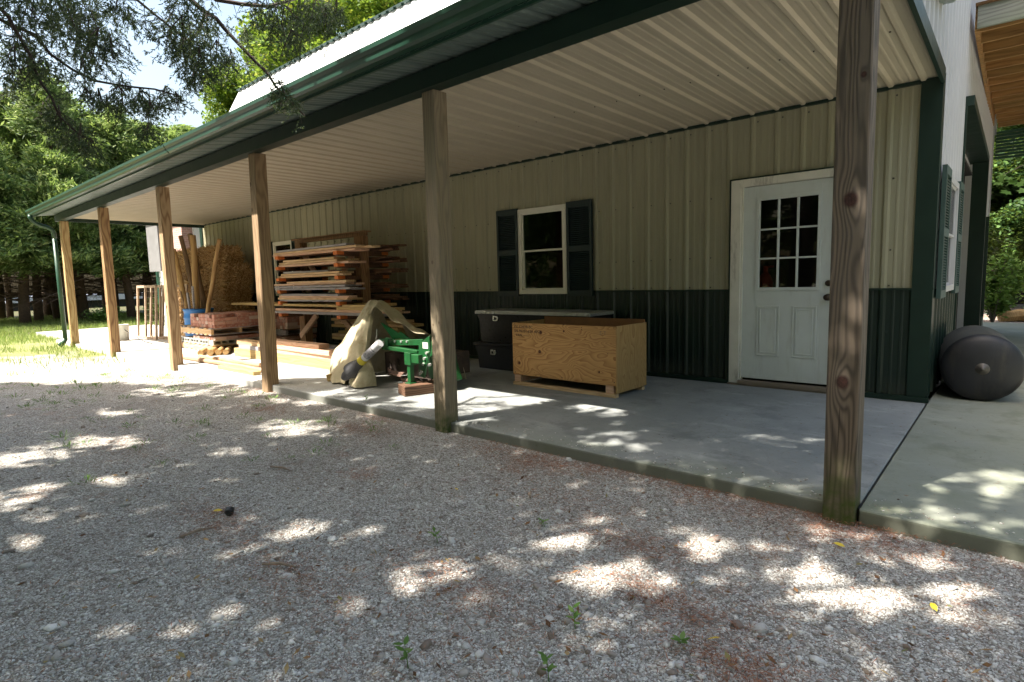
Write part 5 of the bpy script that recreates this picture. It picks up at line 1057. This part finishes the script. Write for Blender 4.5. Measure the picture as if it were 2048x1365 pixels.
# ---------------- big cedar beside the camera: visible branches overhead and the canopy that shades the yard
q = np.random.default_rng(77)
tree = empty("overhanging_cedar", (-3.6, -9.6, -.1), "big old cedar whose drooping branches hang over the gravel at top left", "tree"); to = np.array([-3.6, -9.6, -.1])
tk = MB(); tk.tube([(0, 0, 0), (.05, 0, 2), (0, .1, 4.5), (.1, .2, 7.5), (0, .1, 10)], [.32, .26, .2, .13, .05], 12)
V = []
def sprays(c, r_, n):
    """drooping cedar twigs round a point: thin blades along short hanging stems"""
    out = []
    for _ in range(n):
        p = c+q.normal(size=3)*r_*np.array([.5, .5, .42]); d = unit(np.array([q.normal()*.6, q.normal()*.6, -.65])+q.normal(size=3)*.25); L_ = q.uniform(.05, .12)
        m_ = 20; s = q.uniform(0, 1, m_)[:, None]; pp_ = p+d*L_*s; sd_ = unit(d*.9+q.normal(size=(m_, 3))*.55); ln = q.uniform(.012, .032, m_); U = unit(np.cross(sd_, q.normal(size=(m_, 3))))
        out.append(quads(pp_+sd_*ln[:, None]*.4, sd_, U, ln, np.full(m_, .0055)))
        out.append(quads(np.array([p+d*L_*.5]), d[None], unit(np.cross(d, q.normal(size=3)))[None], np.array([L_]), np.array([.003])))
    return np.concatenate(out)
bw = MB()
for n_, pts in BR:
    k = len(pts); r0_ = {"b1": .011, "b2": .010, "b3": .018, "b4": .016, "b5": .008, "b6": .012, "b7": .008}[n_]
    st = pts[0]; 
    anc = tuple(to+np.array([.05, .15, 4.6+.3*(k % 3)])) if n_ != "b7" else None
    full = ([anc, tuple((np.array(anc)+np.array(st))/2+np.array([0, 0, .45]))] if anc else [])+list(pts)
    bw.tube([tuple(np.array(p)-to) for p in full], ([.06, .035] if anc else [])+[r0_*(1-.8*i/k)+.002 for i in range(k)], 7)
    for i in range(k-1):
        for _ in range(3):
            a = np.array(pts[i])+(np.array(pts[i+1])-np.array(pts[i]))*q.random(); b = a+np.array([q.normal()*.07, q.normal()*.07, -q.uniform(.02, .14)])
            bw.tube([tuple(a-to), tuple((a+b)/2-to+np.array([0, 0, .01])), tuple(b-to)], [.003, .002, .0012], 4); V.append(sprays(b, .045, 3))
for (x, y, z, r_) in CL:
    c = np.array([x, y, z]); V.append(sprays(c, r_*1.35, int(26+r_*560)) if r_ > .085 else sprays(c, r_*1.1, int(10+r_*260)))
    for _ in range(3): a = c+q.normal(size=3)*r_*.4; bw.tube([tuple(c-to+np.array([0, 0, r_])), tuple(a-to), tuple(a-to+np.array([q.normal()*.03, q.normal()*.03, -r_]))], [.004, .003, .001], 4)
V = np.concatenate(V)-to
tk.build("trunk", BARK, tree, smooth=True); bw.build("branches", paint("shaded_bark", (.05, .035, .03), .9, .35, 14, bumpk=.8), tree)  # branch bark coloured darker than the trunk's to look shaded
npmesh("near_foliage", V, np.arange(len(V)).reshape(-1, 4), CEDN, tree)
# canopy higher up, over and behind the camera
sun_d = np.array(sv)
def inframe(P):
    d = P-CAM; z = d@fw; x = 1024+FPX*(d@rt)/np.maximum(z, 1e-3); y = 682.5-FPX*(d@up)/np.maximum(z, 1e-3)
    return (z > .1) & (x > -150) & (x < 2200) & (y > -150) & (y < 1500)
def lit(x, y):
    if y > -2.77+(x+6.5)*.60+.10*math.sin(x*5): return 1        # open sunny side
    if -4.6 < x < -2.72+(y+1.68)*.37 and y > -2.60 and y > -2.60+(-3.7-x)*.5: return 1
    for cx, cy, ax_, ay_, bx_, by_ in SPOTS:
        det = ax_*by_-ay_*bx_; u_ = ((x-cx)*by_-(y-cy)*bx_)/det; v_ = (ax_*(y-cy)-ay_*(x-cx))/det
        if u_*u_+v_*v_ < 2.7 or (u_*u_+v_*v_ < 5 and q.random() < .42): return 2
    return 0
cl_ = []
gx = np.arange(-10.6, 3.2, .085)
for x in gx:
    for y in np.arange(-9.6, -1.2, .085):
        xx, yy = x+q.uniform(-.05, .05), y+q.uniform(-.05, .05)
        L_ = lit(xx, yy)
        if L_ == 1 or (L_ == 2 and q.random() < .83): continue
        if q.random() < .035+.05*(math.sin(xx*2.1+math.sin(yy*1.7)*2)+math.sin(yy*2.9+xx) > .9): continue
        for _ in range(6):
            t_ = q.uniform(4.2, 9.5)/sun_d[2]; P = np.array([xx, yy, -.08])+sun_d*t_
            if not inframe(P): cl_.append(P); break
cl_ = np.array(cl_); print("canopy tufts", len(cl_))
m_ = 15; P = np.repeat(cl_, m_, 0)+q.normal(size=(len(cl_)*m_, 3))*np.array([.045, .045, .06]); D = unit(q.normal(size=P.shape)+np.array([0, 0, -.3])); U = unit(np.cross(D, q.normal(size=P.shape)))
V = quads(P, D, U, q.uniform(.09, .18, len(P)), q.uniform(.05, .09, len(P)))-to
npmesh("canopy_foliage", V, np.arange(len(V)).reshape(-1, 4), CEDL, tree)
# the same wood's canopy continues behind the camera, coarser
n = 5200; P0 = np.stack([q.uniform(-30, 12, n), q.uniform(-27, -6, n), q.uniform(4.5, 11, n)], 1); lx, ly = P0[:, 0]+P0[:, 2]*.23, P0[:, 1]+P0[:, 2]*.633; P0 = P0[(~inframe(P0)) & ((ly < -9.9) | (lx < -10.8)) & (ly < -2.9+(lx+6.5)*.6)]
nu = 2800; th_ = q.uniform(0, 1, nu); Pu = np.stack([np.where(th_ < .7, q.uniform(-30, 12, nu), q.uniform(9.5, 13, nu)), np.where(th_ < .7, q.uniform(-21, -17, nu), q.uniform(-17, 8, nu)), q.uniform(.1, 6.5, nu)], 1); P0 = np.concatenate([P0, Pu[~inframe(Pu)]])  # unseen low foliage added to keep light off the porch wall
P = np.repeat(P0, 22, 0)+q.normal(size=(len(P0)*22, 3))*np.array([.22, .22, .18]); D = unit(q.normal(size=P.shape)+np.array([0, 0, -.3])); U = unit(np.cross(D, q.normal(size=P.shape)))
V = quads(P, D, U, q.uniform(.18, .34, len(P)), q.uniform(.10, .18, len(P)))-to
npmesh("canopy_foliage", V, np.arange(len(V)).reshape(-1, 4), CEDL, tree)
lm = MB()
for k in range(60):
    p = cl_[q.integers(0, len(cl_))]-to; a = np.array([.05, .1, min(max(2.5, p[2]-1.0), 9)]); md = (a+p)/2+np.array([0, 0, .4])
    if inframe((np.array([md, p*.6+md*.4])+to)).any(): continue
    lm.tube([tuple(a), tuple(md), tuple(p)], [.05, .028, .008], 5)
lm.build("limbs", BARK, tree)

# ================================================================ loose stones, needles, weeds
def mask_px(P, lo=1.0, hi=14): 
    d = P-CAM; z = d@fw; x = 1024+FPX*(d@rt)/np.maximum(z, 1e-3); y = 682.5-FPX*(d@up)/np.maximum(z, 1e-3); return (z > .3) & (x > -60) & (x < 2110) & (y > 300) & (y < 1450)
ico = []; phi = (1+5**.5)/2
for a, b in ((-1, phi), (1, phi), (-1, -phi), (1, -phi)): ico += [(a, b, 0)]
for a, b in ((-1, phi), (1, phi), (-1, -phi), (1, -phi)): ico += [(0, a, b)]
for a, b in ((phi, -1), (phi, 1), (-phi, -1), (-phi, 1)): ico += [(a, 0, b)]
ico = np.array(ico)/math.sqrt(1+phi*phi)
IF = np.array([(0, 11, 5), (0, 5, 1), (0, 1, 7), (0, 7, 10), (0, 10, 11), (1, 5, 9), (5, 11, 4), (11, 10, 2), (10, 7, 6), (7, 1, 8), (3, 9, 4), (3, 4, 2), (3, 2, 6), (3, 6, 8), (3, 8, 9), (4, 9, 5), (2, 4, 11), (6, 2, 10), (8, 6, 7), (9, 8, 1)])
def stones(n, rmin, rmax, region, seed, dens=None):
    q = np.random.default_rng(seed); ang = q.uniform(-1.62, .15, n*3)
    # sample in polar coordinates about the camera foot: denser near
    rr = region[0]*(region[1]/region[0])**q.random(n*3); a = YAW+q.uniform(-.86, .86, n*3)
    X = CAM[0]-np.sin(a)*rr; Y = CAM[1]+np.cos(a)*rr
    P = np.stack([X, Y, np.full_like(X, -.08)], 1); ok = mask_px(P) & (Y < -2.90) & (X > -13); P = P[ok][:n]; n = len(P)
    s = rmin*(rmax/rmin)**(q.random(n)**2.2); S3 = np.stack([s*q.uniform(.8, 1.5, n), s*q.uniform(.6, 1.1, n), s*q.uniform(.35, .7, n)], 1)
    J = ico[None]*q.uniform(.75, 1.2, (n, 12, 1)); J = J*S3[:, None, :]; th = q.uniform(0, 6.28, n); c, s_ = np.cos(th), np.sin(th)
    Vx = J[:, :, 0]*c[:, None]-J[:, :, 1]*s_[:, None]; Vy = J[:, :, 0]*s_[:, None]+J[:, :, 1]*c[:, None]
    tl_ = q.normal(size=n)*.25; Vz = J[:, :, 2]+Vx*tl_[:, None]
    VV = np.stack([Vx+P[:, :1], Vy+P[:, 1:2], Vz+P[:, 2:3]+S3[:, 2:]*.25], 2).reshape(-1, 3); F = (IF[None]+12*np.arange(n)[:, None, None]).reshape(-1, 3); return VV, F
g = G("loose_stone"); c = g.ramp(g.island(), [(0, (.17, .13, .10)), (.15, (.32, .28, .25)), (.4, (.44, .425, .40)), (.7, (.56, .55, .53)), (.94, (.72, .71, .69)), (1, (.82, .81, .79))]); n = g.noise(g.obj(), 120, 3, .6); c = g.mix(g.mth('MULTIPLY', g.rng(n, .4, .65), .3), c, (.3, .25, .22)); g.bump(n, .3, .002); g.out(c, .85, 0, .25); STONE = g.m
V3, F3 = stones(2600, .007, .016, (1.5, 9), 5)
V1, F1 = stones(80000, .0028, .0066, (1.5, 9.5), 1); V2, F2 = stones(420, .010, .030, (1.6, 9), 2)
q = np.random.default_rng(21); n = 900; Xs = np.concatenate([q.uniform(-9, 2.2, n)]); Ys = -2.88+np.abs(q.normal(size=n))*.13; sz = q.uniform(.002, .0065, n); J = ico[None]*q.uniform(.75, 1.2, (n, 12, 1))*np.stack([sz*1.2, sz, sz*.6], 1)[:, None, :]; V4 = (J+np.stack([Xs, Ys, sz*.3], 1)[:, None, :]).reshape(-1, 3); F4 = (IF[None]+12*np.arange(n)[:, None, None]).reshape(-1, 3); V3 = np.concatenate([V3, V4]); F3 = np.concatenate([F3, F4+len(V3)-len(V4)])
o = npmesh("loose_gravel", np.concatenate([V1, V2, V3]), np.concatenate([F1, F2+len(V1), F3+len(V1)+len(V2)]), STONE); tag(o, "pale grey and brown crushed gravel covering the yard", "gravel", kind="stuff")
# needles
n = 26000; q = np.random.default_rng(9); rr = 1.6*(11/1.6)**q.random(n); a = YAW+q.uniform(-.86, .86, n); P = np.stack([CAM[0]-np.sin(a)*rr, CAM[1]+np.cos(a)*rr, np.full(n, -.066)], 1)
drift = np.array([[-.75, -3.0, .5], [-.35, -3.02, .3], [-2.3, -3.05, .25], [-1.9, -3.15, .22], [.1, -3.1, .25], [-.75, -3.75, .18], [-.45, -4.1, .16], [-1.75, -4.9, .25], [-2.6, -4.85, .2], [-4.6, -4.7, .35], [-1.3, -3.5, .3], [-5.1, -3.4, .3], [-.1, -4.3, .15], [-1.1, -4.5, .25], [-3.6, -3.3, .2], [-6, -3.05, .3]])
k = q.integers(0, len(drift), n); w = q.random(n) < .62; P[w, 0] = drift[k[w], 0]+q.normal(size=w.sum())*drift[k[w], 2]; P[w, 1] = np.minimum(drift[k[w], 1]+q.normal(size=w.sum())*drift[k[w], 2]*.42, -2.92)
P = P[P[:, 1] < -2.91]; n = len(P); P[:, 2] += q.uniform(-.004, .012, n)
th = q.uniform(0, 6.28, n); D = np.stack([np.cos(th), np.sin(th), q.normal(size=n)*.12], 1); U = unit(np.cross(D, np.array([0, 0, 1.0])+q.normal(size=D.shape)*.3)); V = quads(P, unit(D), U, q.uniform(.012, .045, n), q.uniform(.0012, .003, n))
g = G("fallen_needles"); g.out(g.ramp(g.island(), [(0, (.14, .05, .03)), (.5, (.30, .12, .065)), (1, (.45, .24, .14))]), .8, 0, .2)
o = npmesh("fallen_needles", V, np.arange(len(V)).reshape(-1, 4), g.m); tag(o, "rust brown fallen cedar needles drifted on the gravel", "needles", kind="stuff")
# grass on the lawn at the left
def grass(name, label, n, fn, hmin, hmax, wd, mat, seed):
    q = np.random.default_rng(seed); P = fn(q, n); n = len(P); h = q.uniform(hmin, hmax, n)[:, None]; th = q.uniform(0, 6.28, n); sd_ = np.stack([np.cos(th), np.sin(th), np.zeros(n)], 1)*wd; ln_ = np.stack([q.normal(size=n)*.35, q.normal(size=n)*.35, np.ones(n)], 1)*h
    V = np.stack([P-sd_, P+sd_, P+sd_*.3+ln_, P-sd_*.3+ln_], 1).reshape(-1, 3); o = npmesh(name, V, np.arange(len(V)).reshape(-1, 4), mat); tag(o, label, "grass", kind="stuff"); return o
GRM = leafmat("grass_blades", [(0, (.10, .17, .03)), (.5, (.20, .30, .07)), (1, (.38, .42, .16))], .35)
def lawn(q, n):
    X = q.uniform(-34, -10.2, n); Y = q.uniform(-6.5, 3.5, n); t_ = (X+10.2)/-6; keep = (q.random(n) < np.clip(t_, .03, 1)) & ~((X > -20.5) & (Y > -2.62)) & ~((X > -16.7) & (Y > -2.9)); pn = np.sin(X*1.9+np.sin(Y*2.3)*2)+np.cos(Y*2.7+X*.8); keep &= (pn > -.6) | (X < -17)
    return np.stack([X[keep], Y[keep], np.full(keep.sum(), -.08)], 1)
grass("lawn_grass", "bright green lawn and weeds beside the downspout at far left", 60000, lawn, .04, .15, .006, GRM, 3)
def strip(q, n): X = q.uniform(-21, -16, n); return np.stack([X, .0*X+q.uniform(.3, 1.0, n), np.full(n, -.08)], 1)
# tufts in the gravel
WM = leafmat("weed_leaves", [(0, (.05, .12, .02)), (.6, (.12, .24, .05)), (1, (.22, .34, .10))], .35)
def weed(seed, kind):
    q = np.random.default_rng(seed); Vv = []; n = 26 if kind == 0 else 12
    for k in range(n):
        a = q.uniform(0, 6.28); r_ = q.uniform(.0, .05 if kind else .07); h = q.uniform(.02, .07) if kind == 0 else q.uniform(.03, .10); L_ = q.uniform(.03, .06) if kind == 0 else q.uniform(.045, .075)
        c = np.array([math.cos(a)*r_, math.sin(a)*r_, h if kind else h*.5]); D = unit(np.array([math.cos(a), math.sin(a), q.uniform(.1, 1.2) if kind == 0 else q.uniform(-.1, .5)])); U = unit(np.cross(D, np.array([0, 0, 1.0])+q.normal(size=3)*.2)); w_ = .006 if kind == 0 else L_*.5
        Vv.append(quads(c[None]+D*L_*.4, D[None], U[None], np.array([L_]), np.array([w_])))
    Vv = np.concatenate(Vv); return npmesh("weed", Vv, np.arange(len(Vv)).reshape(-1, 4), WM)
wp = [weed(1, 0), weed(2, 0), weed(8, 0)]
WS = [(-6.9, -4.1, 0, 1.3), (-6.5, -3.7, 0, 1), (-6.0, -4.3, 1, 1), (-5.9, -3.45, 1, 1.1), (-5.5, -3.8, 0, 1.2), (-5.2, -3.3, 0, .9), (-5.3, -4.5, 1, 1.2), (-4.9, -4.1, 0, 1.3), (-4.6, -3.7, 2, .9), (-4.4, -4.3, 0, 1.2), (-4.6, -4.6, 1, 1), (-4.1, -3.3, 0, 1), (-3.6, -3.15, 0, 1), (-3.4, -3.3, 1, 1), (-7.8, -4.5, 1, 1.5), (-7.3, -4.9, 0, 1.2), (-3.9, -4.7, 2, .8), (-4.0, -3.9, 0, .8), (-2.9, -3.5, 0, .8), (-5.0, -5.0, 0, 1), (-3.3, -4.1, 0, .7), (-8.6, -4.2, 0, 1.6), (-8.1, -3.9, 1, 1.4), (-7.1, -3.5, 0, 1.2), (-6.2, -3.15, 1, 1)]
WS += [(rnd.uniform(-9.5, -3.2), rnd.uniform(-5.2, -3.1), rnd.choice((0, 0, 1)), rnd.uniform(.7, 1.5)) for _ in range(55)]
for k, (x, y, t_, s) in enumerate(WS):
    o = wp[t_] if not any(u_[2] == t_ for u_ in WS[:k]) else dup(wp[t_]); o.location = (x, y, -.075); o.rotation_euler = (0, 0, k*1.7); o.scale = (s, s, s); tag(o, "small green weed tuft growing in the shaded gravel", "weed", "weed tufts in the gravel")
def sprig(loc, h, label, seed, n=7, L_=.05):
    q = np.random.default_rng(seed); e = empty("weed_sprout", loc, label, "weed"); t = MB(); bx_, by_ = q.normal(size=2)*.012; t.tube([(0, 0, -.01), (bx_, by_, h*.6), (bx_*2, by_*2, h)], [.0025, .002, .001], 5); t.build("stem", WM, e); Vv = MB()
    for k in range(n):
        z = h*(.35+.65*k/n); a = k*2.4+seed; D = unit(np.array([math.cos(a), math.sin(a), .35])); N = unit(np.cross(D, np.array([0, 0, 1.0]))); c = np.array([bx_*2*z/h, by_*2*z/h, z]); l = L_*q.uniform(.7, 1.2); pts = [c, c+D*l*.35+N*l*.22, c+D*l*.7+N*l*.18, c+D*l, c+D*l*.7-N*l*.18, c+D*l*.35-N*l*.22]; Vv.add([tuple(p) for p in pts], [tuple(range(6))])
    Vv.build("leaves", WM, e); e.scale = (.75, .75, .75)
SPR = [((-4.2, -2.82, 0), .10, "leafy sprout at the slab edge in front of the wood block"), ((-1.52, -4.29, -.08), .08, "two-leaved weed in the middle of the gravel"), ((-.53, -4.72, -.08), .12, "taller leaning weed at the bottom right of the gravel"), ((-.92, -4.95, -.08), .14, "slender bright weed at the very bottom of the gravel"), ((-1.22, -3.85, -.08), .05, "dark green clump lying right of the centre of the gravel"), ((-.30, -4.28, -.08), .06, "weed in a sunny patch below the nearest post"), ((-.62, -4.45, -.08), .11, "thin upright weed beside the leaning one")]
for k, (l, h, lb) in enumerate(SPR): sprig(l, h, lb, 50+k)
YL = paint("yellow_leaf", (.75, .55, .04), .6, .1)
for k, (x, y, lb) in enumerate(((-.05, -3.22, "yellow fallen leaf near the foot of the darkest post"), (-2.74, -4.80, "yellow fallen leaf beside the black walnut husk"), (-1.93, -3.78, "yellow fallen leaf in the middle of the gravel"), (-.22, -4.22, "pale yellow leaf lying in a sunny patch"), (.32, -3.55, "faded yellow leaf near the side walk's edge"))):
    m = MB(); pts = [(-.035, 0, .004), (-.015, .014, .008), (.012, .013, .01), (.035, 0, .002), (.010, -.013, .004), (-.016, -.012, .006)]; m.add(pts, [(0, 1, 2, 5), (5, 2, 3, 4)]); o = m.build("fallen_leaf", YL); o.location = (x, y, -.066); o.rotation_euler = (.2, .1, k*1.3); o.scale = (.7, .7, .7); tag(o, lb, "leaf")
m = MB(); q = np.random.default_rng(3)
bm = bmesh.new(); bmesh.ops.create_icosphere(bm, subdivisions=2, radius=.026)
for v in bm.verts: v.co *= 1+.25*(rnd.random()-.5)
me = bpy.data.meshes.new("walnut_husk"); bm.to_mesh(me); bm.free(); me.materials.append(BLKS); o = bpy.data.objects.new("walnut_husk", me); C.objects.link(o); o.location = (-2.66, -4.77, -.058); tag(o, "black walnut husk lying in a patch of sun on the gravel", "nut")
TWG = paint("twig_bark", (.25, .19, .14), .85, .3, 30)
for k, (x, y, ln, rz, lb) in enumerate(((-1.95, -4.93, .17, .5, "flat grey bark stick among the brown needles"), (-1.50, -3.62, .10, 2.2, "short grey twig near the middle of the gravel"), (-2.55, -5.05, .16, 1.4, "thin pale twig in the lower middle of the gravel"), (-3.25, -4.25, .22, .2, "dark thin twig in the shaded gravel"))):
    m = MB(); m.tube([(0, 0, 0), (ln*.5, .01, .006), (ln, -.005, .002)], [.006, .008, .003], 6); o = m.build("twig", TWG); o.location = (x, y, -.066); o.rotation_euler = (0, 0, rz); tag(o, lb, "twig")
# leaf litter and crumbs on the slab
q = np.random.default_rng(12); n = 2200; P = np.stack([q.uniform(-6, 1.2, n), q.uniform(-2.85, -.3, n), np.full(n, .0025)], 1); th = q.uniform(0, 6.28, n); D = np.stack([np.cos(th), np.sin(th), np.zeros(n)], 1); U = np.stack([-np.sin(th), np.cos(th), q.normal(size=n)*.3], 1)
V = quads(P, D, U, q.uniform(.006, .03, n), q.uniform(.002, .006, n))
o = npmesh("slab_litter", V, np.arange(len(V)).reshape(-1, 4), TWG); tag(o, "tiny bits of bark and needles scattered on the concrete", "litter", kind="stuff")

n = 2600; P = np.stack([np.clip(-12.6+q.normal(size=n)*1.1, -15.5, -9), -.95-np.abs(q.normal(size=n))*.35, np.full(n, .006)], 1); th = q.uniform(0, 6.28, n); D = np.stack([np.cos(th), np.sin(th), q.normal(size=n)*.05], 1); U = np.stack([-np.sin(th), np.cos(th), np.zeros(n)], 1)
o = npmesh("scattered_straw", quads(P, D, U, q.uniform(.04, .14, n), np.full(n, .006)), np.arange(4*n).reshape(-1, 4), STRAW); tag(o, "loose straw scattered on the concrete in front of the bales", "straw", kind="stuff")
n = 700; rr = 1.7*(9/1.7)**q.random(n); a = YAW+q.uniform(-.86, .86, n); P = np.stack([CAM[0]-np.sin(a)*rr, CAM[1]+np.cos(a)*rr, q.uniform(-.068, -.058, n)], 1); P = P[P[:, 1] < -2.95]; n = len(P); th = q.uniform(0, 6.28, n); D = unit(np.stack([np.cos(th), np.sin(th), q.normal(size=n)*.3], 1)); U = unit(np.cross(D, np.array([0, 0, 1.])+q.normal(size=(n, 3))*.35))
g = G("leaf_litter"); g.out(g.ramp(g.island(), [(0, (.10, .05, .025)), (.5, (.24, .13, .06)), (.85, (.36, .25, .12)), (1, (.14, .17, .05))]), .8, 0, .2)
o = npmesh("leaf_litter", quads(P, D, U, q.uniform(.012, .045, n), q.uniform(.006, .02, n)), np.arange(4*n).reshape(-1, 4), g.m); tag(o, "small dry brown leaves and bark bits among the gravel", "leaf litter", kind="stuff")
